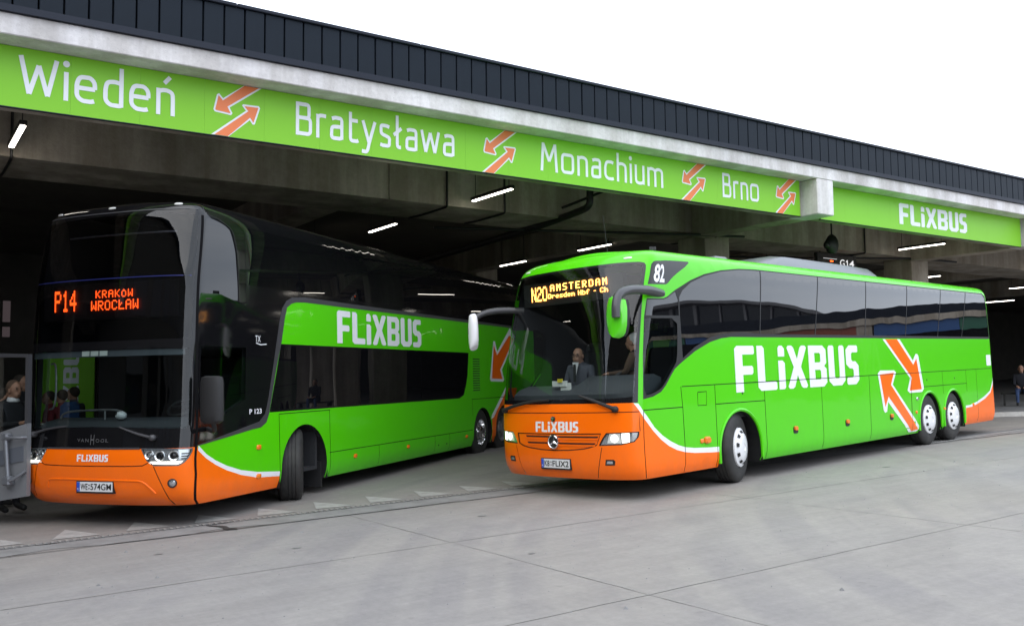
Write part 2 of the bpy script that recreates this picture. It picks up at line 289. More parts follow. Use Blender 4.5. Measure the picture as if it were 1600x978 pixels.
def apron_mat():
    """worn concrete apron: cool and warm patches, curved tyre scuffs, fine aggregate"""
    m = mat('apron_concrete', (.3, .29, .28), rough=.75, spec=.3)
    n = m.node_tree; b = n.nodes['Principled BSDF']; co = n.nodes.new('ShaderNodeTexCoord')
    L = n.links.new
    def noise(sc, det, mp_s=None, ro=.6, rz=0, dist=0):
        t = n.nodes.new('ShaderNodeTexNoise'); t.inputs['Scale'].default_value = sc; t.inputs['Detail'].default_value = det; t.inputs['Roughness'].default_value = ro; t.inputs['Distortion'].default_value = dist
        mp = n.nodes.new('ShaderNodeMapping'); mp.inputs['Scale'].default_value = mp_s or (1, 1, 1); mp.inputs['Rotation'].default_value = (0, 0, rz)
        L(co.outputs['Object'], mp.inputs[0]); L(mp.outputs[0], t.inputs['Vector']); return t
    def ramp(src, a, bb, c0, c1):
        r = n.nodes.new('ShaderNodeValToRGB'); r.color_ramp.elements[0].position = a; r.color_ramp.elements[1].position = bb
        r.color_ramp.elements[0].color = (*c0, 1); r.color_ramp.elements[1].color = (*c1, 1); L(src, r.inputs[0]); return r
    def mul(x, y, f):
        k = n.nodes.new('ShaderNodeMixRGB'); k.blend_type = 'MULTIPLY'; k.inputs[0].default_value = f; L(x.outputs[0], k.inputs[1]); L(y.outputs[0], k.inputs[2]); return k
    base = ramp(noise(.25, 6, dist=.5).outputs['Fac'], .32, .68, (.262, .247, .23), (.29, .273, .252))
    tint = ramp(noise(.1, 2, rz=.6).outputs['Fac'], .38, .62, (.97, .98, 1.04), (1.02, 1.0, .97))
    fine = ramp(noise(14, 8, ro=.8).outputs['Fac'], .25, .75, (.82,)*3, (1.12,)*3)
    mid = ramp(noise(1.6, 7, dist=.7, ro=.7).outputs['Fac'], .3, .66, (.88, .88, .885), (1.03, 1.03, 1.02))
    scuff = ramp(noise(1.0, 4, (.5, 6, 1), rz=.5, dist=.6).outputs['Fac'], .36, .6, (.74, .74, .76), (1, 1, 1))
    scuff2 = ramp(noise(1.4, 4, (9, .6, 1), rz=.25, dist=.8).outputs['Fac'], .4, .58, (.82, .82, .84), (1, 1, 1))
    # big circular tyre tracks round a turning centre
    def rings(cx_, cy_, sc, c0):
        geo = n.nodes.new('ShaderNodeMapping'); geo.inputs['Location'].default_value = (-cx_, -cy_, 0); L(co.outputs['Object'], geo.inputs[0])
        sep = n.nodes.new('ShaderNodeVectorMath'); sep.operation = 'LENGTH'; L(geo.outputs[0], sep.inputs[0])
        t1 = n.nodes.new('ShaderNodeTexNoise'); t1.noise_dimensions = '1D'; t1.inputs['Scale'].default_value = sc; t1.inputs['Detail'].default_value = 6; L(sep.outputs['Value'], t1.inputs['W'])
        return ramp(t1.outputs['Fac'], .38, .62, c0, (1.04, 1.04, 1.03))
    patchy = noise(.35, 3, dist=.4)
    arcs = rings(20, -4, 2.1, (.80, .80, .85)); arcs2 = rings(-2, 22, 1.7, (.84, .83, .83))
    c = mul(base, tint, .9); c = mul(c, mid, .7); c = mul(c, fine, .9); c = mul(c, scuff, .28); c = mul(c, scuff2, .18)
    for src, f0, f1 in ((arcs, .5, .6), (arcs2, .35, .4)):
        k = n.nodes.new('ShaderNodeMixRGB'); k.blend_type = 'MULTIPLY'; rr = ramp(patchy.outputs['Fac'], .4, .62, (0, 0, 0), (f1,)*3) if src is arcs else ramp(patchy.outputs['Fac'], .38, .6, (f1,)*3, (0, 0, 0))
        L(rr.outputs[0], k.inputs[0]); L(c.outputs[0], k.inputs[1]); L(src.outputs[0], k.inputs[2]); c = k
    spots = ramp(noise(3.2, 2).outputs['Fac'], .70, .76, (1, 1, 1), (.6, .59, .58)); c = mul(c, spots, .5)
    chips = ramp(noise(26, 2).outputs['Fac'], .74, .77, (1, 1, 1), (.45, .44, .42)); c = mul(c, chips, .6)
    L(c.outputs[0], b.inputs['Base Color'])
    bp = n.nodes.new('ShaderNodeBump'); bp.inputs['Strength'].default_value = .2; bp.inputs['Distance'].default_value = .01
    L(noise(60, 4).outputs['Fac'], bp.inputs['Height']); L(bp.outputs[0], b.inputs['Normal'])
    return m

def paint(name, col, grime=.13):
    """coach paint: faintly wavy clear coat, road film that thins out above the sills"""
    m = mat(name, col, rough=.3, coat=.35, spec=.22); n = m.node_tree; b = n.nodes['Principled BSDF']; L = n.links.new
    co = n.nodes.new('ShaderNodeTexCoord')
    t = n.nodes.new('ShaderNodeTexNoise'); t.inputs['Scale'].default_value = 1.6; t.inputs['Detail'].default_value = 2; L(co.outputs['Object'], t.inputs['Vector'])
    bp = n.nodes.new('ShaderNodeBump'); bp.inputs['Strength'].default_value = .10; bp.inputs['Distance'].default_value = .06; L(t.outputs['Fac'], bp.inputs['Height']); L(bp.outputs[0], b.inputs['Coat Normal']); 
    sp = n.nodes.new('ShaderNodeSeparateXYZ'); L(co.outputs['Object'], sp.inputs[0])
    mr = n.nodes.new('ShaderNodeMapRange'); mr.inputs['From Min'].default_value = .25; mr.inputs['From Max'].default_value = 1.0; mr.inputs['To Min'].default_value = 1; mr.inputs['To Max'].default_value = 0.06; L(sp.outputs['Z'], mr.inputs['Value'])
    mp = n.nodes.new('ShaderNodeMapping'); mp.inputs['Scale'].default_value = (3, 3, 1.1); L(co.outputs['Object'], mp.inputs[0])
    d = n.nodes.new('ShaderNodeTexNoise'); d.inputs['Scale'].default_value = 2.5; d.inputs['Detail'].default_value = 8; d.inputs['Roughness'].default_value = .7; L(mp.outputs[0], d.inputs['Vector'])
    rr = n.nodes.new('ShaderNodeMapRange'); rr.inputs['From Min'].default_value = .38; rr.inputs['From Max'].default_value = .72; L(d.outputs['Fac'], rr.inputs['Value'])
    mu = n.nodes.new('ShaderNodeMath'); mu.operation = 'MULTIPLY'; L(mr.outputs[0], mu.inputs[0]); L(rr.outputs[0], mu.inputs[1])
    m2 = n.nodes.new('ShaderNodeMath'); m2.operation = 'MULTIPLY'; m2.inputs[1].default_value = grime; L(mu.outputs[0], m2.inputs[0])
    mx = n.nodes.new('ShaderNodeMixRGB'); mx.inputs[1].default_value = (*col, 1); mx.inputs[2].default_value = (.11, .10, .085, 1); L(m2.outputs[0], mx.inputs[0]); L(mx.outputs[0], b.inputs['Base Color'])
    m3 = n.nodes.new('ShaderNodeMath'); m3.operation = 'MULTIPLY_ADD'; m3.inputs[1].default_value = .5; m3.inputs[2].default_value = .28; L(m2.outputs[0], m3.inputs[0]); L(m3.outputs[0], b.inputs['Roughness'])
    return m
GREEN, ORANGE = (.085, .60, .002), (1.0, .16, .0015)
M = {
 'green': paint('green_paint', GREEN), 'orange': paint('orange_paint', ORANGE),
 'white': mat('white_vinyl', (.82, .83, .86), rough=.35), 'black': mat('gloss_black', (.006, .006, .007), rough=.06, spec=.5),
 'seal': mat('window_seal', (.008, .008, .009), rough=.9, spec=.05), 'blackm': mat('matt_black', (.012, .012, .013), rough=.6), 'rubber': mat('black_rubber', (.018, .018, .019), rough=.55, bump=.1, bscale=80),
 'tyre': mat('tyre_rubber', (.034, .032, .03), rough=.72, var=.55, vscale=5, vcol=(.014, .014, .015)), 'grey': mat('charcoal_strip', (.05, .05, .055), rough=.35, spec=.5),
 'silver': mat('silver_paint', (.2, .21, .23), rough=.35, metal=.5), 'chrome': mat('chrome', (.75, .75, .76), rough=.12, metal=1), 'steel': mat('wheel_steel', (.5, .5, .52), rough=.35, metal=.8, var=.4, vscale=12),
 'lampgrey': mat('lamp_reflector', (.62, .63, .65), rough=.15, metal=.8), 'lens': glass('clear_lens', (.92, .95, .95)),
 'side_glass': glass('tinted_side_glass', None, 1.0, wave=.05, ior=1.8), 'deck_glass': glass('dark_deck_glass', (.28, .29, .32)), 'screen': glass('windscreen_glass', (.72, .77, .76)),
 'cab_glass': glass('cab_side_glass', (.5, .56, .56)), 'black_glass': glass('black_side_glass', None, 1.0, wave=.02, ior=1.55), 'screendark': glass('tinted_windscreen', (.55, .62, .61)),
 'lining': mat('cab_lining', (.02, .021, .024), rough=.7), 'dash': mat('dashboard_grey', (.06, .066, .076), rough=.6), 'seam': mat('panel_gap', (.004, .012, .003), rough=.8),
 'oseam': mat('dark_panel_gap', (.05, .012, .002), rough=.8), 'amber': mat('amber_lens', (.85, .2, .01), rough=.2, coat=.6), 'hub': mat('white_hubcap', (.78, .78, .8), rough=.35, coat=.3),
 'seat': mat('seat_cloth', (.03, .032, .04), rough=.9), 'seatgreen': mat('green_headrest', (.16, .3, .03), rough=.9),
 'led': emis('orange_led', (1, .075, .008), 9), 'ledy': emis('amber_led', (1, .38, .08), 8), 'lowbeam': emis('lit_headlamp', (1, .97, .9), 2.6), 'mainbeam': mat('frosted_lamp', (.75, .75, .76), rough=.12, metal=.7, emit=(1, .97, .9), estr=.35), 'drl': emis('lit_daytime_lamp', (1, .95, .85), 3.0),
 'tube': emis('lit_tube', (1, .93, .82), 13.0), 'plate': mat('plate_white', (.72, .73, .74), rough=.4), 'ink': mat('black_ink', (.01, .01, .01), rough=.5), 'blue': mat('plate_blue', (.02, .08, .5), rough=.4),
 'logo_grey': mat('grey_badge', (.25, .25, .26), rough=.3, metal=.6),
 'clad': mat('anthracite_cladding', (.0085, .0145, .024), rough=.5, spec=.16, var=.25, vscale=1.2), 'cladgap': mat('cladding_gap', (.003, .003, .004), rough=.9, spec=.05),
 'flash': mat('anthracite_flashing', (.016, .02, .032), rough=.45, spec=.2),
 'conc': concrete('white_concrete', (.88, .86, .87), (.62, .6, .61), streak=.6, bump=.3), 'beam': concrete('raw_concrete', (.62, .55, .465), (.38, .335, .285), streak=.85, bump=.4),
 'soffit': concrete('dark_soffit', (.2, .18, .155), (.13, .118, .1), streak=.2), 'dark': mat('dark_wall', (.09, .083, .072), rough=.9, var=.3, vscale=1.5),  # soffit: a darker concrete tone for ceilings and the left pavement
 'sign': mat('green_banner', (.22, .56, .03), rough=.38, spec=.25, bump=.04, bscale=1.2), 'signarrow': mat('banner_orange', (.8, .2, .06), rough=.45), 'signwhite': mat('banner_white', (.78, .8, .85), rough=.45),
 'apron': apron_mat(), 'mark': mat('worn_white_paint', (.44, .43, .41), rough=.8, var=.45, vscale=5, vcol=(.27, .262, .25)), 'joint': mat('joint_filler', (.205, .196, .184), rough=.9, var=.5, vscale=1.5, vcol=(.285, .272, .252)),
 'drain': mat('drain_steel', (.22, .22, .22), rough=.7, var=.4, vscale=5), 'drain2': mat('drain_kerb', (.25, .245, .24), rough=.85, var=.3, vscale=3), 'crack': mat('tar_patch', (.03, .03, .03), rough=.8), 'kerb': concrete('kerb_concrete', (.62, .6, .57), (.45, .44, .42), bump=.2),
 'skin': mat('skin', (.33, .175, .115), rough=.6), 'hair': mat('dark_hair', (.03, .022, .016), rough=.8), 'greyhair': mat('grey_hair', (.42, .41, .4), rough=.8),
 'suit': mat('dark_cloth', (.012, .013, .018), rough=.9), 'greysuit': mat('grey_cloth', (.075, .08, .1), rough=.9), 'shirt': mat('white_shirt', (.6, .6, .62), rough=.8), 'tie': mat('dark_tie', (.01, .012, .01), rough=.6),
 'denim': mat('denim', (.04, .07, .16), rough=.9), 'bluecloth': mat('blue_cloth', (.03, .09, .25), rough=.9), 'redcloth': mat('maroon_cloth', (.16, .02, .03), rough=.9), 'bright': mat('white_card', (.75, .75, .72), rough=.6),
 'yellow': mat('yellow_bag', (.75, .6, .03), rough=.5), 'pipe': mat('black_pipe', (.012, .012, .012), rough=.5), 'greydoor': mat('door_inner_grey', (.17, .175, .185), rough=.5), 'doordark': mat('door_grey_dark', (.1, .11, .13), rough=.5),
 'mirrorgreen': mat('mirror_green', (.09, .6, .012), rough=.22, coat=.6), 'hall': mat('hall_steel', (.05, .06, .07), rough=.5), 'hallroof': mat('hall_roof', (.16, .16, .17), rough=.6),
 'wsign1': mat('blue_banner', (.025, .09, .26), rough=.5), 'wsign2': mat('red_banner', (.3, .07, .035), rough=.5), 'wsign3': mat('dark_green_banner', (.02, .12, .07), rough=.5), 'frit': mat('windscreen_black_edge', (.007, .007, .008), rough=.08),
 'litwin': emis('lit_window', (.9, .7, .74), .06), 'clear': glass('door_glass', (.9, .93, .92)), 'brown': mat('brown_cloth', (.1, .06, .04), rough=.9),
}

# ------------------------------------------------------------------ object helpers
def mesh_obj(name, verts, faces, mats, parent=None, mi=None, smooth=False, normals=None, matrix=None):
    me = bpy.data.meshes.new(name)
    me.from_pydata([tuple(map(float, v)) for v in verts], [], [tuple(map(int, f)) for f in faces])
    for m in (mats if isinstance(mats, (list, tuple)) else [mats]):
        me.materials.append(M[m] if isinstance(m, str) else m)
    if mi is not None: me.polygons.foreach_set('material_index', np.asarray(mi, 'i'))
    if smooth: me.polygons.foreach_set('use_smooth', np.ones(len(me.polygons), bool))
    me.update()
    if normals is not None: me.normals_split_custom_set_from_vertices([tuple(map(float, n)) for n in normals])
    o = bpy.data.objects.new(name, me); COL.objects.link(o)
    if parent: o.parent = parent
    if matrix is not None: o.matrix_world = matrix
    return o
def tag(o, label=None, cat=None, group=None, kind=None):
    if label: o['label'] = label
    if cat: o['category'] = cat
    if group: o['group'] = group
    if kind: o['kind'] = kind
    return o
def empty(name, matrix, label=None, cat=None, group=None, kind=None):
    o = bpy.data.objects.new(name, None); COL.objects.link(o); o.empty_display_size = .3
    o.matrix_world = matrix; return tag(o, label, cat, group, kind)
def m4(R, t=(0, 0, 0)): return Matrix([list(map(float, R[i])) + [float(t[i])] for i in range(3)] + [[0, 0, 0, 1]])

class MB:
    """collects shapes into one mesh"""
    def __init__(s): s.v = []; s.f = []; s.mi = []
    def add(s, v, f, mi=0):
        o = len(s.v); s.v += [tuple(x) for x in v]; s.f += [tuple(i + o for i in q) for q in f]; s.mi += [mi] * len(f); return s
    def box(s, a, b, mi=0, bev=0):
        (x0, y0, z0), (x1, y1, z1) = a, b
        if not bev:
            v = [(x, y, z) for z in (z0, z1) for y in (y0, y1) for x in (x0, x1)]
            return s.add(v, [(0, 2, 3, 1), (4, 5, 7, 6), (0, 1, 5, 4), (2, 6, 7, 3), (0, 4, 6, 2), (1, 3, 7, 5)], mi)
        bev = min(bev, (x1-x0)/2.01, (y1-y0)/2.01, (z1-z0)/2.01)
        rings = []
        for z, i in ((z0, bev), (z0 + bev, 0), (z1 - bev, 0), (z1, bev)):
            c = bev
            X0, X1, Y0, Y1 = x0 + i, x1 - i, y0 + i, y1 - i; k = c * (.4 if i else 1)
            rings.append([(X0 + k, Y0, z), (X1 - k, Y0, z), (X1, Y0 + k, z), (X1, Y1 - k, z), (X1 - k, Y1, z), (X0 + k, Y1, z), (X0, Y1 - k, z), (X0, Y0 + k, z)])
        return s.loft(rings, mi, True)
    def loft(s, rings, mi=0, caps=True):
        n = len(rings[0]); v = [p for r in rings for p in r]; f = []
        for i in range(len(rings) - 1):
            for j in range(n):
                k = (j + 1) % n; f.append((i*n + j, i*n + k, (i+1)*n + k, (i+1)*n + j))
        if caps: f.append(tuple(range(n - 1, -1, -1))); f.append(tuple((len(rings) - 1)*n + j for j in range(n)))
        return s.add(v, f, mi)
    def tube(s, pts, r, mi=0, n=8, caps=True):
        pts = [Vector(p) for p in pts]; rs = r if isinstance(r, (list, tuple)) else [r] * len(pts)
        rings = []; up = Vector((0, 0, 1))
        t0 = (pts[1] - pts[0]).normalized()
        if abs(t0.z) > .9: up = Vector((1, 0, 0))
        side = t0.cross(up).normalized()
        for i, p in enumerate(pts):
            t = ((pts[min(i+1, len(pts)-1)] - pts[max(i-1, 0)])).normalized()
            side = (side - t * side.dot(t)).normalized(); u = side.cross(t)
            rings.append([tuple(p + (side * math.cos(2*math.pi*k/n) + u * math.sin(2*math.pi*k/n)) * rs[i]) for k in range(n)])
        return s.loft(rings, mi, caps)
    def ell(s, c, r, mi=0, nu=12, nv=8, rot=None):
        rings = []
        for i in range(1, nv):
            a = math.pi * i / nv
            ring = []
            for j in range(nu):
                b = 2*math.pi*j/nu; p = Vector((math.sin(a)*math.cos(b)*r[0], math.sin(a)*math.sin(b)*r[1], -math.cos(a)*r[2]))
                if rot: p = rot @ p
                ring.append((p.x + c[0], p.y + c[1], p.z + c[2]))
            rings.append(ring)
        return s.loft(rings, mi, True)
    def lathe(s, prof, axis_o, ax, mi=0, n=32, mis=None):
        """prof: (r, t) pairs about the axis ax through axis_o"""
        ax = Vector(ax).normalized(); side = ax.cross(Vector((0, 0, 1)))
        if side.length < .1: side = ax.cross(Vector((1, 0, 0)))
        side.normalize(); up = side.cross(ax); o = Vector(axis_o)
        base = len(s.v)
        for r, t in prof:
            for k in range(n):
                a = 2*math.pi*k/n; s.v.append(tuple(o + ax*t + (side*math.cos(a) + up*math.sin(a))*r))
        for i in range(len(prof) - 1):
            for k in range(n):
                j = (k+1) % n; s.f.append((base+i*n+k, base+i*n+j, base+(i+1)*n+j, base+(i+1)*n+k)); s.mi.append(mis[i] if mis else mi)
        return s
    def prism(s, poly, h0, h1, mi=0, plane='xz'):
        """poly in a plane, extruded along the third axis"""
        def P(a, b, h): return {'xz': (a, h, b), 'xy': (a, b, h), 'yz': (h, a, b)}[plane]
        n = len(poly); v = [P(a, b, h0) for a, b in poly] + [P(a, b, h1) for a, b in poly]
        return s.add(v, [tuple(range(n)), tuple(range(2*n-1, n-1, -1))] + [(i, (i+1) % n, (i+1) % n + n, i + n) for i in range(n)], mi)
    def obj(s, name, mats, parent=None, smooth=False, matrix=None, fix=True):
        o = mesh_obj(name, s.v, s.f, mats, parent, s.mi, smooth, None, matrix)
        if fix:
            import bmesh
            b = bmesh.new(); b.from_mesh(o.data); bmesh.ops.recalc_face_normals(b, faces=b.faces); b.to_mesh(o.data); b.free()
        if smooth:
            try: o.data.set_sharp_from_angle(angle=math.radians(38))
            except Exception: pass
        return o

def inside(poly, P):
    x, y = P[:, 0], P[:, 1]; r = np.zeros(len(P), bool); n = len(poly)
    for i in range(n):
        (x0, y0), (x1, y1) = poly[i], poly[(i+1) % n]
        c = ((y0 > y) != (y1 > y)); 
        if c.any():
            xi = x0 + (y - y0) / (y1 - y0 if y1 != y0 else 1e-12) * (x1 - x0); r ^= c & (x < xi)
    return r
def dens(poly, d, closed=True):
    out = []; n = len(poly)
    for i in range(n if closed else n - 1):
        a = np.array(poly[i], float); b = np.array(poly[(i+1) % n], float); k = max(1, int(math.ceil(np.linalg.norm(b - a) / d)))
        out += [tuple(a + (b - a)*j/k) for j in range(k)]
    if not closed: out.append(tuple(poly[-1]))
    return out
def cdt(polys, extra=(), d=.12):
    V, E = [], []
    for p in polys:
        q = dens(p, d); o = len(V); V += q; E += [(o + i, o + (i+1) % len(q)) for i in range(len(q))]
    V += list(extra)
    r = delaunay_2d_cdt([Vector((float(a), float(b))) for a, b in V], E, [], 0, 1e-5)
    return np.array([(v.x, v.y) for v in r[0]]), np.array([f for f in r[2] if len(f) == 3], int)
def strip(pts, w):
    """thin closed polygon of width w along a polyline"""
    P = [np.array(p, float) for p in pts]; L, R = [], []
    for i, p in enumerate(P):
        t = P[min(i+1, len(P)-1)] - P[max(i-1, 0)]; t /= np.linalg.norm(t); n = np.array([-t[1], t[0]]) * w/2
        L.append(tuple(p + n)); R.append(tuple(p - n))
    return L + R[::-1]
def inset(poly, w):
    P = [np.array(p, float) for p in poly]; n = len(P)
    ar = sum(P[i][0]*P[(i+1) % n][1] - P[(i+1) % n][0]*P[i][1] for i in range(n)); sg = 1 if ar > 0 else -1
    out = []
    for i in range(n):
        a = P[i] - P[i-1]; b = P[(i+1) % n] - P[i]; a = a/np.linalg.norm(a); b = b/np.linalg.norm(b)
        na = sg*np.array([-a[1], a[0]]); nb = sg*np.array([-b[1], b[0]]); m = na + nb; k = max(.35, (1 + na @ nb)/1)
        out.append(tuple(P[i] + m/k*w))
    return out
def smooth_poly(pts, n=4):
    """Chaikin corner rounding of an open polyline"""
    for _ in range(n):
        q = [pts[0]]
        for a, b in zip(pts[:-1], pts[1:]):
            q += [(a[0]*.75 + b[0]*.25, a[1]*.75 + b[1]*.25), (a[0]*.25 + b[0]*.75, a[1]*.25 + b[1]*.75)]
        pts = q + [pts[-1]]
    return pts

# ---- lettering
LOGO = [  # heavy rounded capitals, height 1; lists of (outer, holes)
 ([(0,0),(.19,0),(.19,.37),(.42,.37),(.45,.41),(.45,.52),(.42,.56),(.19,.56),(.19,.81),(.47,.81),(.49,.84),(.49,.97),(.47,1),(.06,1),(0,.94)], []),
 ([(.56,1),(.70,1),(.75,.94),(.75,.19),(1.03,.19),(1.06,.16),(1.06,.03),(1.03,0),(.63,0),(.56,.08)], []),
 ([(1.12,0),(1.26,0),(1.30,.04),(1.30,.60),(1.24,.66),(1.12,.66)], []), ([(1.12,.75),(1.30,.75),(1.30,.93),(1.24,1),(1.16,1),(1.12,.95)], []),
 ([(1.37,.95),(1.41,1),(1.51,1),(1.56,.96),(1.655,.69),(1.75,.96),(1.80,1),(1.90,1),(1.94,.95),(1.76,.5),(1.94,.05),(1.90,0),(1.80,0),(1.75,.04),(1.655,.31),(1.56,.04),(1.51,0),(1.41,0),(1.37,.05),(1.55,.5)], []),
 ([(2.0,0),(2.44,0),(2.54,.1),(2.54,.43),(2.47,.5),(2.54,.57),(2.54,.9),(2.44,1),(2.0,1)], [[(2.18,.18),(2.33,.18),(2.36,.21),(2.36,.38),(2.33,.41),(2.18,.41)], [(2.18,.59),(2.33,.59),(2.36,.62),(2.36,.79),(2.33,.82),(2.18,.82)]]),
 ([(2.61,.94),(2.65,1),(2.77,1),(2.80,.96),(2.80,.22),(2.84,.18),(2.93,.18),(2.96,.22),(2.96,.96),(3.0,1),(3.10,1),(3.14,.95),(3.14,.12),(3.02,0),(2.73,0),(2.61,.12)], []),
 ([(3.20,.03),(3.23,0),(3.51,0),(3.62,.11),(3.62,.48),(3.52,.59),(3.42,.59),(3.38,.63),(3.38,.78),(3.42,.82),(3.59,.82),(3.61,.85),(3.61,.97),(3.58,1),(3.31,1),(3.20,.89),(3.20,.52),(3.31,.41),(3.40,.41),(3.44,.37),(3.44,.22),(3.40,.18),(3.23,.18),(3.20,.15)], []),
]
LOGO_W = 3.62
def logo_tris():
    V, F = [], []
    for outer, holes in LOGO:
        v, f = cdt([outer] + holes, d=9)
        c = v[f].mean(1); k = inside(outer, c)
        for h in holes: k &= ~inside(h, c)
        o = len(V); V += list(map(tuple, v)); F += [tuple(i + o for i in t) for t in f[k]]
    return np.array(V), F
_text_cache = {}
def text_tris(s, sx=1.0, spacing=1.0, bold=0):
    key = (s, sx, spacing, bold)
    if key not in _text_cache:
        c = bpy.data.curves.new('tmp', 'FONT'); c.body = s; c.size = 1; c.space_character = spacing; c.resolution_u = 4; c.offset = bold
        o = bpy.data.objects.new('tmp', c); COL.objects.link(o)
        dg = bpy.context.evaluated_depsgraph_get(); me = bpy.data.meshes.new_from_object(o.evaluated_get(dg))
        V = np.array([(v.co.x*sx, v.co.y) for v in me.vertices]); F = [tuple(p.vertices) for p in me.polygons]
        bpy.data.objects.remove(o); bpy.data.meshes.remove(me); bpy.data.curves.remove(c); _text_cache[key] = (V, F)
    return _text_cache[key]
def fit(V, x0, x1, y0, y1):
    lo, hi = V.min(0), V.max(0)
    return np.stack([x0 + (V[:, 0]-lo[0])/(hi[0]-lo[0])*(x1-x0), y0 + (V[:, 1]-lo[1])/(hi[1]-lo[1])*(y1-y0)], 1)
# rounded humanist letters of the city names: centre lines on a cap height of 1
def stroke_tris(word, s=.116):
    C = 1
    G = {'i': (.12, [([(.06, 0), (.06, .75)], 0)]), 'n': (.52, [([(.06, 0), (.06, .73)], 0), ([(.06, .64), (.18, .69), (.32, .69), (.45, .63), (.46, .46), (.46, 0)], C)]), 'h': (.52, [([(.06, 0), (.06, 1.08)], 0), ([(.06, .64), (.18, .69), (.32, .69), (.45, .63), (.46, .46), (.46, 0)], C)]),
     'm': (.86, [([(.06, 0), (.06, .73)], 0), ([(.06, .64), (.17, .69), (.28, .69), (.42, .64), (.43, .46), (.43, 0)], C), ([(.42, .62), (.55, .69), (.66, .69), (.79, .64), (.80, .46), (.80, 0)], C)]),
     'u': (.52, [([(.06, .75), (.06, .30), (.07, .10), (.22, .055), (.34, .06), (.46, .12)], C), ([(.46, .75), (.46, .02)], 0)]), 'r': (.36, [([(.06, 0), (.06, .72)], 0), ([(.06, .60), (.12, .68), (.24, .69), (.36, .68)], C)]),
     'e': (.58, [([(.08, .395), (.52, .395)], 0), ([(.515, .395), (.51, .58), (.40, .69), (.30, .69), (.13, .68), (.06, .50), (.06, .36), (.06, .17), (.19, .06), (.33, .06), (.42, .06), (.50, .09)], C)]),
     'd': (.53, [([(.47, .66), (.34, .69), (.26, .69), (.10, .66), (.06, .48), (.06, .36), (.06, .17), (.18, .06), (.32, .06), (.42, .06), (.47, .08)], C), ([(.47, 1.08), (.47, .03)], 0)]),
     'a': (.50, [([(.07, .65), (.18, .69), (.28, .69), (.44, .68), (.44, .48), (.44, .04)], C), ([(.44, .42), (.26, .42), (.07, .40), (.06, .23), (.06, .06), (.26, .06), (.36, .06), (.44, .085)], C)]),
     'B': (.58, [([(.06, .0), (.06, 1)], 0), ([(.06, .94), (.26, .94), (.47, .94), (.47, .74), (.47, .54), (.25, .535), (.06, .535)], C), ([(.22, .535), (.52, .535), (.52, .29), (.52, .06), (.26, .06), (.06, .06)], C)]),
     't': (.42, [([(.12, .95), (.12, .26), (.12, .06), (.30, .06), (.36, .06), (.42, .09)], C), ([(.12, .69), (.40, .69)], 0)]), 'y': (.52, [([(.03, .75), (.26, .08)], 0), ([(.50, .75), (.28, .10), (.20, -.22), (.08, -.22), (-.01, -.21)], C)]),
     's': (.45, [([(.40, .66), (.30, .69), (.22, .69), (.07, .69), (.07, .53), (.08, .42), (.26, .37), (.41, .32), (.40, .20), (.40, .06), (.20, .06), (.12, .06), (.04, .09)], C)]),
     'ł': (.30, [([(.12, 1.08), (.12, .24), (.12, .07), (.27, .065)], C), ([(-.02, .44), (.29, .68)], 0)]), 'w': (.78, [([(.03, .75), (.20, .05)], 0), ([(.20, .05), (.39, .69)], 0), ([(.39, .69), (.58, .05)], 0), ([(.58, .05), (.75, .75)], 0)]),
     'W': (.92, [([(.03, 1), (.24, .04)], 0), ([(.24, .04), (.46, .80)], 0), ([(.46, .80), (.68, .04)], 0), ([(.68, .04), (.89, 1)], 0)]), 'M': (.80, [([(.06, 0), (.13, 1)], 0), ([(.13, .98), (.40, .36)], 0), ([(.40, .36), (.67, .98)], 0), ([(.67, 1), (.74, 0)], 0)]),
     'o': (.62, [([(.31, .69), (.06, .69), (.06, .375), (.06, .06), (.31, .06), (.56, .06), (.56, .375), (.56, .69), (.31, .69)], C)]), 'c': (.49, [([(.47, .66), (.38, .69), (.30, .69), (.13, .68), (.06, .50), (.06, .375), (.06, .17), (.18, .06), (.33, .06), (.41, .06), (.48, .09)], C)])}
    G['ń'] = (.52, G['n'][1] + [([(.22, .88), (.38, 1.07)], 0)])
    V, F, D = [], [], []; x = 0; k = 0
    for ch in word:
        w, st = G[ch]
        for pts, cv in st:
            q = smooth_poly(pts, 3) if cv else pts; q = [(a + x, b) for a, b in q]; P = strip(q, s); n = len(q); o = len(V); V += P; D += [k*.0002]*len(P); F += [(o+i, o+i+1, o+2*n-2-i, o+2*n-1-i) for i in range(n-1)]; k += 1
        if ch == 'i': o = len(V); V += [(x + .06 + .086*math.cos(a), .96 + .086*math.sin(a)) for a in [2*math.pi*j/14 for j in range(14)]]; D += [0]*14; F.append(tuple(range(o, o+14)))
        x += w + .145
    return np.array(V), F, D
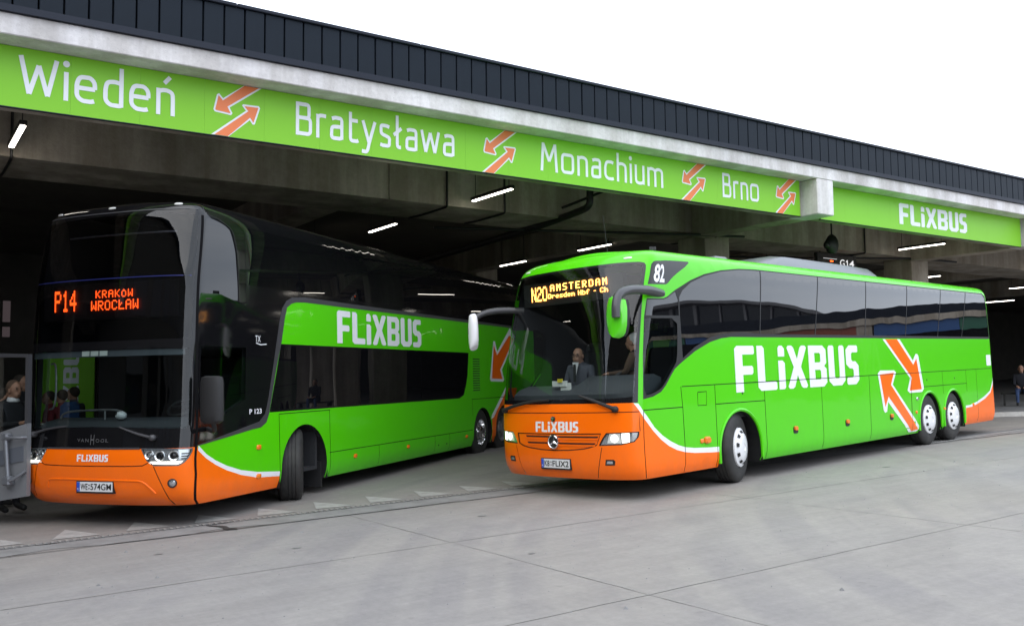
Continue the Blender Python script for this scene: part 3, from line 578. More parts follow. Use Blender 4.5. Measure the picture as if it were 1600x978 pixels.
BITS = {'P': '11110 10001 10001 11110 10000 10000 10000', '1': '00100 01100 00100 00100 00100 00100 01110', '4': '00010 00110 01010 10010 11111 00010 00010', 'K': '10001 10010 10100 11000 10100 10010 10001',
 'R': '11110 10001 10001 11110 10100 10010 10001', 'A': '01110 10001 10001 11111 10001 10001 10001', 'Ó': '00100 01110 10001 10001 10001 10001 01110', 'W': '10001 10001 10001 10101 10101 11011 10001', 'O': '01110 10001 10001 10001 10001 10001 01110',
 'C': '01110 10001 10000 10000 10000 10001 01110', 'Ł': '10000 10000 10100 11000 10000 10000 11111', 'N': '10001 11001 11001 10101 10011 10011 10001', '2': '01110 10001 00001 00110 01000 10000 11111', '0': '01110 10001 10001 10001 10001 10001 01110',
 'M': '10001 11011 10101 10101 10001 10001 10001', 'S': '01111 10000 10000 01110 00001 00001 11110', 'T': '11111 00100 00100 00100 00100 00100 00100', 'E': '11111 10000 10000 11110 10000 10000 11111', 'D': '11110 10001 10001 10001 10001 10001 11110',
 'r': '00000 00000 10110 11001 10000 10000 10000', 'e': '00000 00000 01110 10001 11111 10000 01110', 's': '00000 00000 01111 10000 01110 00001 11110', 'd': '00001 00001 01111 10001 10001 10001 01111', 'n': '00000 00000 10110 11001 10001 10001 10001',
 'H': '10001 10001 10001 11111 10001 10001 10001', 'b': '10000 10000 11110 10001 10001 10001 11110', 'f': '00110 01001 01000 11100 01000 01000 01000', '-': '00000 00000 00000 01110 00000 00000 00000', 'h': '10000 10000 10110 11001 10001 10001 10001', ' ': '00000 ' * 7}
def led_tris(s, bold=False, gap=1):
    """dot-matrix text as small square dots on a unit pitch"""
    V, F = [], []; x = 0
    for ch in s:
        rows = BITS[ch].split(); wide = 3 if ch == ' ' else 5
        for j, r in enumerate(rows):
            for i, b in enumerate(r):
                if b == '1':
                    for dx in ((0, .55) if bold else (0,)):
                        o = len(V); X, Y = x + i + dx, 7 - j; g = .98
                        V += [(X, Y), (X + g, Y), (X + g, Y + g), (X, Y + g)]; F.append((o, o+1, o+2, o+3))
        x += wide + gap + (.6 if bold else 0)
    V = np.array(V, float); return V, F
# ------------------------------------------------------------------ coach skin tools
def mirror(S, poly): return [(2*S.ac - a, q) for a, q in poly]
def shell_parts(S, root, regions, livery, holes, default, ga, gq, lining_skip=()):
    """cut the coach skin into its panels. regions: (name, poly, offset, materials or None for livery, label)"""
    polys = [dens(r[1], .12) for r in regions] + [dens(p, .1) for p, _ in livery] + [dens(h, .08) for h in holes]
    a0, a1 = 2*S.ac - S.amax, S.amax; q0, q1 = S.prof[0, 0], S.prof[-1, 0]
    polys.append(dens([(a0, q0), (a1, q0), (a1, q1), (a0, q1)], .12))
    polys = [[(min(max(a, a0), a1), min(max(q, q0), q1)) for a, q in p] for p in polys]
    ex = [(a, q) for a in ga if a0 < a < a1 for q in gq if q0 < q < q1]
    V, F = cdt(polys, ex, d=9)
    C = V[F].mean(1)
    hole = np.zeros(len(F), bool)
    for h in holes: hole |= inside(h, C)
    reg = np.full(len(F), len(regions)); 
    for i in range(len(regions) - 1, -1, -1): reg[inside(regions[i][1], C)] = i
    liv = np.zeros(len(F), int)
    for p, k in livery: liv[inside(p, C)] = k
    P = S.P(V[:, 0], V[:, 1]); N = S.N(V[:, 0], V[:, 1])
    objs = {}
    def emit(name, mask, off, mats, label, liv_on):
        f = F[mask]
        if not len(f): return None
        used, inv = np.unique(f, return_inverse=True); f = inv.reshape(-1, 3)
        v = P[used] + N[used]*off; n = N[used]
        e1 = v[f[:, 1]] - v[f[:, 0]]; e2 = v[f[:, 2]] - v[f[:, 0]]; fl = (np.cross(e1, e2) * n[f[:, 0]]).sum(1) < 0
        f[fl] = f[fl][:, ::-1]
        o = mesh_obj(name, v, f, mats, root, liv[mask] if liv_on else None, True, n)
        if label: o['label'] = label
        return o
    for i, (name, poly, off, mats, label) in enumerate(regions):
        o = emit(name, (reg == i) & ~hole, off, mats or ['green', 'orange', 'white'], label, mats is None)
        objs.setdefault(name, []).append(o)
    objs['body'] = [emit('body', (reg == len(regions)) & ~hole, 0, default, None, True)]
    # inner lining, open where the glass is clear
    m = ~hole
    for i, r in enumerate(regions):
        if r[0] in lining_skip: m &= reg != i
    m &= (C[:, 1] > .9)
    f = F[m]; used, inv = np.unique(f, return_inverse=True); v = P[used] - N[used]*.06
    o = mesh_obj('cab_lining', v, inv.reshape(-1, 3), ['lining'], root, None, True); objs['lining'] = [o]
    return objs
def roof_cap(S, root, m, crown=.05):
    a = np.concatenate([np.linspace(S.ac, S.ac + 2.6, 40)[:-1], np.linspace(S.ac + 2.6, S.amax, 30)])
    q = S.prof[-1, 0]; L = S.P(a, np.full(len(a), q)); R = S.P(2*S.ac - a, np.full(len(a), q)); V = []; n = 9
    for l, r in zip(L, R):
        for k in range(n):
            t = k/(n-1); p = l*(1-t) + r*t; w = min(1, abs(l[1]-r[1])/1.2); p = p.copy(); p[2] += crown*w*4*t*(1-t); V.append(p)
    F = [(i*n+k, i*n+k+1, (i+1)*n+k+1, (i+1)*n+k) for i in range(len(a)-1) for k in range(n-1)]
    o = mesh_obj('roof', V, F, [m], root, None, True)
    import bmesh; b = bmesh.new(); b.from_mesh(o.data); bmesh.ops.recalc_face_normals(b, faces=b.faces)
    if sum(f.normal.z for f in b.faces) < 0: bmesh.ops.reverse_faces(b, faces=b.faces)
    b.to_mesh(o.data); b.free(); return o
def patch(S, name, poly, off, m, root, holes=(), grid=.12, label=None):
    lo = np.min(poly, 0); hi = np.max(poly, 0)
    ex = [(a, q) for a in np.arange(lo[0] + grid/2, hi[0], grid) for q in np.arange(lo[1] + grid/2, hi[1], grid)]
    V, F = cdt([poly] + list(holes), ex, d=grid); C = V[F].mean(1); k = inside(poly, C)
    for h in holes: k &= ~inside(h, C)
    return mapped(S, name, V, F[k], off, m, root, label)
def mapped(S, name, V, F, off, m, root, label=None):
    V = np.asarray(V); used = sorted({i for f in F for i in f}); ix = {u: i for i, u in enumerate(used)}; V = V[used]; F = [tuple(ix[i] for i in f) for f in F]
    P = S.P(V[:, 0], V[:, 1]); N = S.N(V[:, 0], V[:, 1]); v = P + N*off; G = []
    for f in F:
        c = np.cross(v[f[1]] - v[f[0]], v[f[2]] - v[f[0]]); G.append(f if c @ N[f[0]] > 0 else f[::-1])
    o = mesh_obj(name, v, G, [m], root, None, True, N)
    if label: o['label'] = label
    return o
def on_skin(S, a, q, off=0.0):
    return S.P(np.array([a]), np.array([q]))[0] + S.N(np.array([a]), np.array([q]))[0]*off
def skin_frame(S, a, q, off=0):
    p = on_skin(S, a, q, off); n = S.N(np.array([a]), np.array([q]))[0]; t = S.P(np.array([a+.02]), np.array([q]))[0] - S.P(np.array([a-.02]), np.array([q]))[0]; t /= np.linalg.norm(t)
    return Vector(p), Vector(n), Vector(t)
def lamp_marker(S, root, a, q, w, h, m, name='side_marker', d=.02, hous=None):
    p, n, t = skin_frame(S, a, q); u = n.cross(t); mb = MB()
    def ring(k, off): return [tuple(p + t*(w/2*k*x) + u*(h/2*k*y) + n*off) for x, y in ((-1,-.6),(-.6,-1),(.6,-1),(1,-.6),(1,.6),(.6,1),(-.6,1),(-1,.6))]
    if hous: 
        mb.loft([ring(1.0, -.004), ring(1.0, .006)], 1)
        mb.loft([[tuple(Vector(v) + u*h*.22) for v in ring(.62, .004)], [tuple(Vector(v) + u*h*.22) for v in ring(.55, d)]], 0)
        return mb.obj(name, [m, hous], root, False)
    mb.loft([ring(1, -.004), ring(1, d*.5), ring(.7, d)], 0); return mb.obj(name, [m], root, True)
def wheel(root, u, v, steer, style, R=.515, w=.29):
    """style: cap (white slotted cover), chrome or dark; axis points out of the coach's left side, or its right if v > 1.3"""
    out = -1 if v < 1.3 else 1
    ax = Vector((math.sin(steer)*(-out), out*math.cos(steer), 0)) if steer else Vector((0, out, 0))
    o = Vector((u, v, R))
    ty = MB(); pr = [(.285, -.05), (.30, -.004), (.36, .006), (.43, 0), (.47, -.012), (.497, -.03), (R, -.055)]
    g = [(-.09, -.1), (-.14, -.15), (-.19, -.2)]
    for x0, x1 in g: pr += [(R, x0), (R-.012, x0-.002), (R-.012, x1+.002), (R, x1)]
    pr += [(R, -w+.055), (.497, -w+.03), (.43, -w), (.30, -w+.004), (.28, -w+.03)]
    ty.lathe(pr, o, ax, n=44); wh = empty_child('wheel', root)
    ty.obj('tyre', ['tyre'], wh, True)
    rm = MB()
    if style == 'cap':
        rm.lathe([(.295, -.03), (.287, .012), (.262, .024), (.235, .03), (.205, .06), (.12, .075), (.055, .078), (.05, .07), (0.0, .07)], o, ax, n=40)
        c = rm.obj('hubcap', ['hub'], wh, True)
        side = ax.cross(Vector((0, 0, 1))).normalized(); sl = MB()
        for k in range(10):
            a = 2*math.pi*(k+.35)/10; rd = side*math.cos(a) + Vector((0, 0, 1))*math.sin(a); tg = ax.cross(rd)
            q = [o + rd*r + tg*s + ax*h for r, s, h in ((.213, -.026, .060), (.213, .026, .060), (.248, .031, .034), (.248, -.031, .034))]
            b2 = [p + ax*.006 for p in q]
            sl.loft([[tuple(p) for p in q], [tuple(p) for p in b2]])
        sl.obj('vent_slot', ['blackm'], c)['kind'] = 'stuff'
    else:
        rm.lathe([(.295, -.03), (.288, .0), (.272, -.01), (.262, -.06), (.245, -.12), (.17, -.1), (.15, -.06), (.12, -.05), (.115, .0), (.07, .015), (0, .015)], o, ax, n=36)
        c = rm.obj('rim', ['chrome' if style == 'chrome' else 'steel'], wh, True)
        side = ax.cross(Vector((0, 0, 1))).normalized(); nu = MB()
        for k in range(10):
            a = 2*math.pi*k/10; rd = side*math.cos(a) + Vector((0, 0, 1))*math.sin(a)
            nu.lathe([(.016, -.1), (.016, -.055), (0, -.05)], o + rd*.2, ax, n=6)
            if style != 'chrome': nu.lathe([(.028, -.098), (.0, -.097)], o + rd*.205 + ax*.004, ax, n=8, mi=1)
        nu.obj('wheel_nut', ['steel', 'blackm'], c)
    return wh
def empty_child(name, root):
    o = bpy.data.objects.new(name, None); COL.objects.link(o); o.parent = root; o.empty_display_size = .2; return o
def wheel_well(root, u, rx, left=True):
    v0, v1 = (.012, .62) if left else (2.538, 1.93)
    mb = MB(); n = 18; A = []
    for k in range(n+1):
        a = math.pi*k/n; A.append((u + math.cos(a)*(rx+.03), .48 + math.sin(a)*(rx+.03)))
    A = [(u + rx + .03, .25)] + A + [(u - rx - .03, .25)]
    V = [(x, v0, z) for x, z in A] + [(x, v1, z) for x, z in A]; m = len(A)
    mb.add(V, [(i, i+1, i+1+m, i+m) for i in range(m-1)]); mb.add([(x, v1, z) for x, z in A], [tuple(range(m))])
    return mb.obj('wheel_well', ['blackm'], root)
def arch(u, rx, rz, zc, bottom):
    P = [(u + rx*math.cos(math.pi*k/20), zc + rz*math.sin(math.pi*k/20)) for k in range(21)]
    return [(u + rx, bottom)] + P + [(u - rx, bottom)]
def underbody(root, L, cuts, z0=.3, z1=.95):
    mb = MB()
    mb.box((.7, .66, z0), (L - .5, 1.89, z1)) 
    xs = [.75]
    for c in cuts: xs += [c - .68, c + .68]
    xs.append(L - .4)
    for i in range(0, len(xs), 2):
        if xs[i+1] - xs[i] > .1: mb.box((xs[i], .07, z0 + .02), (xs[i+1], 2.48, z1 - .01))
    mb.obj('underbody', ['blackm'], root)
    rd = MB()
    for c in cuts: rd.tube([(c, .5, .5), (c, 2.05, .5)], .11, n=10)
    rd.obj('axle', ['blackm'], root)
def number_plate(S, root, a, q, w, h, chars, frame=True):
    p, n, t = skin_frame(S, a, q); n = Vector((n.x, n.y, 0)).normalized(); u = Vector((0, 0, 1)); t = u.cross(n) * 1
    if t.y > 0: t = -t
    o = empty_child('number_plate', root)
    def quad(x0, x1, z0, z1, d0, d1, m, nm):
        mb = MB(); P = [p + t*x + u*z for x, z in ((x0, z0), (x1, z0), (x1, z1), (x0, z1))]
        mb.loft([[tuple(v + n*d0) for v in P], [tuple(v + n*d1) for v in P]]); return mb.obj(nm, [m], o)
    quad(-w/2 - .012, w/2 + .012, -h/2 - .022, h/2 + .01, -.03, .012, 'blackm', 'holder')
    quad(-w/2, w/2, -h/2, h/2, .0, .016, 'plate', 'plate_face'); quad(-w/2, -w/2 + .045, -h/2 + .002, h/2 - .002, .0, .018, 'blue', 'country_strip')
    for k, (txt, x0, x1) in enumerate(chars):
        V, F = text_tris(txt, .72, bold=.012); V = fit(V, x0*w - w/2, x1*w - w/2, -h*.33, h*.33)
        mesh_obj('plate_text', [p + t*x + u*y + n*.0195 for x, y in V], F, ['ink'], o)
    V, F = text_tris('PL', 1); V = fit(V, -w/2 + .008, -w/2 + .036, -h*.36, -h*.16); mesh_obj('country_code', [p + t*x + u*y + n*.0195 for x, y in V], F, ['plate'], o)
    mb = MB(); 
    for sx in (-.02, .02): mb.lathe([(.011, .016), (.011, .0195), (0, .0195)], p + t*(x_mid(chars)*w - w/2) + u*sx, n, n=10)
    mb.obj('plate_seal', ['logo_grey'], o)
    return o
def x_mid(chars): return (chars[0][2] + chars[1][1])/2
def logo_on(S, root, a0, a1, q0, q1, off=.003, name='lettering', label=None, slope=0):
    V, F = logo_tris(); V = np.stack([a0 + V[:, 0]/LOGO_W*(a1 - a0), q0 + V[:, 1]*(q1 - q0)], 1)
    return mapped(S, name, V, F, off, 'white', root, label)
def text_on(S, root, s, a0, a1, q0, q1, m, off=.003, name='lettering', bold=.0, label=None):
    V, F = text_tris(s, bold=bold); return mapped(S, name, fit(V, a0, a1, q0, q1), F, off, m, root, label)
def led_on(S, root, s, a0, a1, q0, q1, m, off, bold=False, gap=1, name='destination_text', label=None):
    V, F = led_tris(s, bold, gap); o = mapped(S, name, fit(V, a0, a1, q0, q1), F, off, m, root, label); o['kind'] = 'stuff'; return o
def led_plane(root, s, u, v0, v1, z0, z1, m, bold=False, gap=1, label=None):
    V, F = led_tris(s, bold, gap); V = fit(V, v0, v1, z0, z1)
    o = mesh_obj('destination_text', [(u, v, z) for v, z in V], [f[::-1] for f in F], [m], root); o['kind'] = 'stuff'
    if label: o['label'] = label
    return o
def seat(root, u, v, z, w=.46, back='seat', head='seatgreen', face=-1):
    s = empty_child('seat', root); mb = MB()
    mb.box((u - .22, v - w/2, z + .38), (u + .24, v + w/2, z + .5), 0, .05); mb.obj('cushion', [back], s, True)
    mb = MB(); b = u + .3*(-face)*1.0
    mb.loft([[(b + dx + (zz*.12), v + y*w/2*k, z + .42 + zz*1.0) for dx, y in ((-.06, -.8), (-.06, .8), (.0, 1), (.06, .8), (.06, -.8), (0, -1))] for zz, k in ((0, 1), (.1, 1), (.55, 1), (.75, .8), (.8, .5))])
    mb.obj('seat_back', [back], s, True)
    mb = MB(); mb.box((b + .01, v - .16, z + 1.06), (b + .13, v + .16, z + 1.2), 0, .03); mb.obj('headrest_cover', [head], s, True)
    return s
G3 = rotm('x', TILT_X) @ rotm('y', TILT_Y)
RB = rotm('z', YAW_B)
MB_BUILD = m4(RB); MB_GROUND = m4(G3 @ RB)
def coach_matrix(x, y, yaw, roll, pitch):
    U = [math.sin(yaw), math.cos(yaw), 0]; Vv = [-math.cos(yaw), math.sin(yaw), 0]
    B = np.stack([U, Vv, [0, 0, 1]], 1)
    if pitch: B = B @ rotm('y', pitch)
    return m4(G3 @ B @ rotm('x', roll), G3 @ np.array([x, y, 0]))
MA, MBB = coach_matrix(*POSE_A), coach_matrix(*POSE_B)

ga = list(np.arange(-3.6, 1.5, .055)) + list(np.arange(1.6, 13.3, .3)) + list(np.arange(13.3, 15.4, .06)) + list(-2.1 - np.arange(1.6, 13.3, .5)) + list(-2.1 - np.arange(13.3, 15.4, .1))
gqB = list(np.arange(.3, 3.0, .1)) + list(np.arange(3.0, 3.6, .04))
gqA = list(np.arange(.3, 3.6, .1)) + list(np.arange(3.6, 4.2, .04))

def sym(S, *regs):
    out = []
    for r in regs: out += [r, (r[0], mirror(S, r[1])) + r[2:]]
    return out

# ================================================================== single-deck coach
def build_single():
    S = SB; D = DB; ac = S.ac
    root = empty('single_deck_coach', MBB, 'green and orange single-deck coach numbered 82 with an amber sign to Amsterdam', 'coach', 'long-distance coaches at the station')
    mm = lambda p: mirror(S, p)
    W = .013; reg = []
    seams = [[(1.25, 1.46), (9, 1.468), (13.6, 1.474)], [(.36, 1.18), (1.25, 1.178)], [(1.224, 1.46), (1.248, 1.18), (1.261, .29)], [(2.066, 1.455), (2.056, .29)], [(2.066, 1.181), (3.43, 1.174)], [(3.436, 1.46), (3.427, .29)], [(5.293, 1.463), (5.267, .29)], [(7.14, 1.465), (7.095, .29)], [(9.007, 1.467), (8.938, .29)], [(10.637, 1.47), (10.637, 1.0)], [(11.99, 1.47), (11.984, 1.0)], [(9.0, 1.177), (11.985, 1.177)], [(12.63, 1.47), (12.578, .29)], [(.362, 1.18), (.352, .29)], [(1.623, 1.368), (1.848, 1.371), (1.829, 1.179), (1.617, 1.182), (1.623, 1.36)]]
    for s in seams: reg += sym(S, ('panel_gap', strip(s, W), -.006, ['seam'], None))
    reg += [('bumper_gap', strip([(2*ac - .285, 1.166), (ac, 1.166), (.285, 1.166), (.296, .915)], W), -.006, ['oseam'], None), ('bumper_gap', strip([(2*ac - .285, 1.166), (2*ac - .296, .915)], W), -.006, ['oseam'], None)]
    reg += sym(S, ('bumper_gap', strip([(-.243, .71), (-.349, .30)], .01), -.005, ['oseam'], None))
    gr = [(-1.80, .888), (-1.2, .886), (-.9, .886), (-.245, .895), (-.315, .735), (-.42, .70), (-.549, .676), (-.80, .655), (ac, .648), (2*ac+.80, .655), (-1.55, .676), (-1.68, .70), (-1.77, .735)]
    reg += [('grille', inset(gr, .014), -.012, ['orange'], None), ('bumper_gap', gr, -.01, ['oseam'], None)]
    hl = [(-.29, .729), (-.235, .82), (-.174, .898), (.1, .905), (.286, .909), (.283, .87), (.271, .837), (.214, .778), (.034, .741)]
    reg += sym(S, ('headlight', inset(hl, .012), -.02, ['lampgrey'], None), ('headlight_rim', hl, -.008, ['blackm'], None))
    # glass
    ws_in = smooth_poly([(ac, 3.15), (-.2, 3.145), (.10, 3.13), (.19, 3.11), (.195, 3.0), (.185, 2.6), (.188, 2.2), (.20, 1.7), (.21, 1.40), (.18, 1.345), (ac, 1.345)], 2)
    ws_in = ws_in + mm(ws_in)[::-1][1:-1]
    wo = [(ac, 3.19), (-.767, 3.188), (-.178, 3.185), (.13, 3.172), (.20, 3.155), (.228, 3.12), (.236, 3.061), (.23, 2.76), (.236, 2.195), (.248, 1.687), (.264, 1.30), (.262, 1.283), (ac, 1.287)]
    ws_out = wo + mm(wo)[::-1][1:-1]
    reg += [('windscreen', ws_in, .0, ['screen'], None), ('windscreen_edge', ws_out, .001, ['frit'], None)]
    reg += sym(S, ('corner_window', [(.31, 3.135), (.345, 3.172), (.40, 3.185), (.9, 3.205), (1.60, 3.224), (1.628, 3.21), (1.50, 3.13), (.99, 2.885), (.90, 2.864), (.291, 2.852), (.305, 2.98)], -.001, ['black_glass'], None))
    cab = smooth_poly([(.30, 2.2), (.30, 1.9), (.352, 1.365), (.56, 1.39), (.74, 1.445), (.85, 1.525), (.98, 1.65), (1.09, 1.745), (1.165, 1.82), (1.20, 2.1), (1.225, 2.405), (.60, 2.395), (.285, 2.39)], 1)
    reg += sym(S, ('cab_window', cab, -.004, ['cab_glass'], None))
    top = [(.80, 2.672), (.96, 2.70), (1.321, 2.835), (1.605, 2.95), (1.966, 3.055), (2.426, 3.14), (2.95, 3.195), (3.4, 3.212)]
    low = [(1.268, 1.81), (1.618, 1.975), (2.04, 2.112), (2.387, 2.165), (2.876, 2.19)]
    band = [(.296, 2.66)] + top + [(13.5, 3.218), (13.62, 3.15), (13.66, 2.6), (13.66, 2.15), (3.4, 2.148), (2.56, 2.149), (2.30, 2.128), (2.0, 2.072), (1.618, 1.945), (1.24, 1.775), (1.10, 1.705), (.99, 1.61), (.863, 1.487), (.746, 1.405), (.56, 1.348), (.346, 1.322), (.30, 1.896), (.275, 2.41)]
    def div(k, q): 
        b, t = ((3.397, 3.571), (5.175, 5.461), (7.086, 7.325), (8.888, 9.196), (10.521, 10.957), (11.888, 12.412))[k]; return b + (t - b)*(q - 2.15)/1.05
    g = .011
    panes = [[(1.30, 2.44), (1.31, 2.70), (1.40, 2.80), (1.62, 2.92), (1.97, 3.03), (2.43, 3.12), (2.95, 3.178), (3.4, 3.192), (div(0, 3.19) - g, 3.192), (div(0, 2.2) - g, 2.2), (2.876, 2.225), (2.387, 2.20), (2.04, 2.15), (1.62, 2.005), (1.31, 1.85)]]
    for k in range(5): panes.append([(div(k, 2.2) + g, 2.2), (div(k+1, 2.2) - g, 2.2), (div(k+1, 3.195) - g, 3.197), (div(k, 3.195) + g, 3.197)])
    panes.append([(div(5, 2.2) + g, 2.2), (13.63, 2.2), (13.63, 2.9), (13.58, 3.12), (13.48, 3.197), (div(5, 3.195) + g, 3.197)])
    cabtop = [(.30, 2.43), (1.27, 2.44), (1.28, 2.66), (1.22, 2.775), (.96, 2.68), (.8, 2.655), (.31, 2.645)]
    for p in panes + [cabtop]: reg += sym(S, ('side_window', p, -.003, ['side_glass'], None))
    reg += sym(S, ('window_trim', band, .0, ['blackm'], None))
    # hatches that open, each its own panel
    for a, b in ((3.43, 5.28), (5.28, 7.12), (7.12, 8.97)): reg += sym(S, ('luggage_hatch', [(a, .27), (b, .27), (b, 1.463), (a, 1.461)], .0, None, None))
    reg += sym(S, ('service_hatch', [(1.25, .27), (2.06, .27), (2.06, 1.46), (1.25, 1.46)], .0, None, None), ('engine_hatch', [(12.6, .27), (13.5, .27), (13.5, 1.474), (12.6, 1.474)], .0, None, None), ('wheel_hatch', [(2.06, 1.178), (3.43, 1.178), (3.43, 1.461), (2.06, 1.461)], .0, None, None))
    reg += [('bumper', [(.352, .27), (.352, .90), (.30, .93), (2*ac - .30, .93), (2*ac - .352, .90), (2*ac - .352, .27)], .0, None, None), ('front_flap', [(.29, .91), (.285, 1.166), (2*ac - .285, 1.166), (2*ac - .29, .91)], 0, None, None)]
    wl, wu = D['white_lo'], D['white_up']
    white = wu + wl[::-1]
    nose = [(.20, 1.30)] + wl + [(2.149, .1), (2*ac - 2.149, .1)] + mm(wl)[::-1] + [(2*ac - .20, 1.30)]
    rl, ru = D['rwhite_lo'], D['rwhite_up']
    rl = rl[:-1] + [(13.65, 1.10), (13.9, 1.45), (14.2, 1.75)]; ru = ru[:-1] + [(13.64, 1.18), (13.86, 1.48), (14.1, 1.75)]
    tail = rl + [(14.9, 1.75), (14.9, .1), (11.849, .1)]
    rw = ru + rl[::-1]
    liv = [(nose, 1), (mm(nose), 1), (tail, 1), (mm(tail), 1), (white, 2), (mm(white), 2), (rw, 2), (mm(rw), 2)]
    holes = []
    for u, rx in ((2.70, .565), (9.87, .56), (11.17, .56)): h = arch(u, rx, .57, .48, .1); holes += [h, mm(h)]
    o = shell_parts(S, root, reg, liv, holes, ['green', 'orange', 'white'], ga, gqB, ('windscreen', 'cab_window', 'windscreen_edge'))
    roof_cap(S, root, 'green')
    for u, rx in ((2.70, .565), (9.87, .56), (11.17, .56)):
        wheel_well(root, u, rx); wheel_well(root, u, rx, False)
        mb = MB(); A = [(u + math.cos(math.pi*k/24)*(rx + .022), .48 + math.sin(math.pi*k/24)*(.592)) for k in range(25)]
        A = [(u + rx + .022, .33)] + A + [(u - rx - .022, .33)]
        mb.tube([(a, .004, z) for a, z in A], .026, n=6); mb.obj('wheel_arch', ['green'], root, True)
    underbody(root, S.L, (2.70, 9.87, 11.17))
    for u, st in ((2.70, math.radians(15)), (9.87, 0), (11.17, 0)):
        wheel(root, u, .04, st, 'cap'); wheel(root, u, 2.51, st, 'cap')
    # grille slots
    for a0, a1, q in ((-1.60, -.31, .842), (-1.57, -.36, .754)):
        patch(S, 'grille_slot', [(a0, q - .012), (a1, q - .012), (a1 + .02, q + .012), (a0 - .02, q + .012)], -.010, 'oseam', root)
        patch(S, 'grille_rib', [(a0 - .01, q - .032), (a1 + .01, q - .032), (a1 + .015, q - .014), (a0 - .015, q - .014)], .004, 'orange', root)
    for h, far in zip(o['headlight'], (0, 1)):
        f = (lambda p: mm(p)) if far else (lambda p: p)
        patch(S, 'low_beam', f([(-.165, .765), (-.13, .885), (.02, .892), (.03, .762)]), -.014, 'mainbeam', h)
        patch(S, 'main_beam', f([(.045, .765), (.04, .892), (.15, .897), (.15, .77)]), -.014, 'lowbeam', h)
        p, n, t = skin_frame(S, *f([(-.06, .825)])[0], -.013); mb = MB(); mb.lathe([(.055, 0), (.05, .006), (0, .01)], p, n, n=20); mb.obj('bulb', ['lowbeam'], h, True)
        patch(S, 'indicator', f([(.165, .78), (.165, .895), (.268, .9), (.25, .83), (.21, .79)]), -.014, 'chrome', h)
        patch(S, 'lens', f(inset(hl, .01)), .002, 'lens', h)
        fp = f([(-.21, .475), (-.195, .55), (-.08, .552), (-.06, .53), (-.07, .478)])
        patch(S, 'fog_lamp_recess', f([(-.30, .44), (-.25, .56), (-.03, .565), (-.06, .46)]), -.002, 'oseam', root, grid=.05) if False else None
        fl = patch(S, 'fog_lamp', fp, .003, 'blackm', root); patch(S, 'fog_lens', f(inset([(-.2, .483), (-.185, .542), (-.088, .543), (-.08, .486)], .012)), .006, 'lampgrey', fl)
    # star badge
    p, n, t = skin_frame(S, ac, .775, .0); u = t.cross(n); u = -u if u.z < 0 else u
    sb = empty_child('badge', root)
    mb = MB(); mb.lathe([(.098, -.01), (.098, .022), (.085, .03), (.078, .022), (.078, .0)], p, n, n=32); mb.obj('badge_ring', ['chrome'], sb, True)
    mb = MB(); mb.lathe([(.08, .004), (0, .006)], p, n, n=24); mb.obj('badge_back', ['blackm'], sb)
    mb = MB()
    for k in range(3):
        a = math.pi/2 + k*2*math.pi/3; d = t*math.cos(a) + u*math.sin(a); s = n.cross(d)
        b = p + n*.008
        mb.add([tuple(b + s*.018 + d*.01), tuple(b + d*.082), tuple(b - s*.018 + d*.01), tuple(b + n*.014)], [(0, 1, 3), (1, 2, 3), (2, 0, 3)])
    mb.obj('badge_spoke', ['chrome'], sb)
    p, n, t = skin_frame(S, ac, 1.085); mb = MB(); mb.lathe([(.034, -.01), (.034, .02), (.024, .028), (0, .022)], p, n, n=20, mis=[0, 0, 1]); mb.obj('front_camera', ['blackm', 'chrome'], root, True)
    number_plate(S, root, -1.03, .478, .52, .12, [('K8', .11, .29), ('FLIX2', .40, .97)])
    logo_on(S, root, -1.392, -.606, .905, 1.048, .003); logo_on(S, root, 2.63, 6.735, 1.325, 2.018, .003, label='big white lettering on the green side')
    patch(S, 'arrow', D['arr1w'], .003, 'white', root, grid=.3); patch(S, 'arrow', D['arr1o'], .005, 'orange', root, grid=.3)
    patch(S, 'arrow', D['arr2w'], .003, 'white', root, grid=.3); patch(S, 'arrow', D['arr2o'], .005, 'orange', root, grid=.3)
    # re-cut the gaps that run over the lettering and arrows
    for s in ([(2.6, 1.460), (3.43, 1.461), (5.28, 1.463), (6.75, 1.465)], [(7.5, 1.466), (9.6, 1.468)]): patch(S, 'panel_gap', strip(s, .010), .0062, 'seam', root)
    patch(S, 'panel_gap', strip([(9.007, 1.467), (8.94, .33)], .010), .0062, 'oseam', root)
    V, F = text_tris('82', bold=.03); V = fit(V, 0, 1, 0, 1); V = np.stack([.40 + V[:, 0]*.44, 2.885 + V[:, 1]*.255], 1)
    mapped(S, 'fleet_number', V, F, .003, 'white', root, 'white number 82 on the dark corner panel')
    patch(S, 'rear_notice', [(13.33, 1.54), (13.62, 1.54), (13.62, 1.785), (13.33, 1.785)], .003, 'white', root)
    for a in (4.329, 6.162, 7.997): lamp_marker(S, root, a, .665, .15, .115, 'amber', hous='blackm', d=.03)
    for a, q, w in ((9.166, .693, .07), (10.631, .691, .08), (1.669, .684, .085), (12.30, .70, .08)): lamp_marker(S, root, a, q, w, .06, 'amber')
    lamp_marker(S, root, 1.79, .69, .13, .10, 'amber', 'turn_signal', d=.045)
    for a in (2.8, 9.8, 11.3): lamp_marker(S, root, a, 1.31, .03, .035, 'blackm', 'lock', d=.006)
    lamp_marker(S, root, 9.25, .955, .11, .06, 'chrome', 'fuel_cap', d=.02)
    for a in (-.05, 2*ac + .05): lamp_marker(S, root, a, 3.245, .12, .035, 'bright', 'roof_marker_lamp', d=.012)
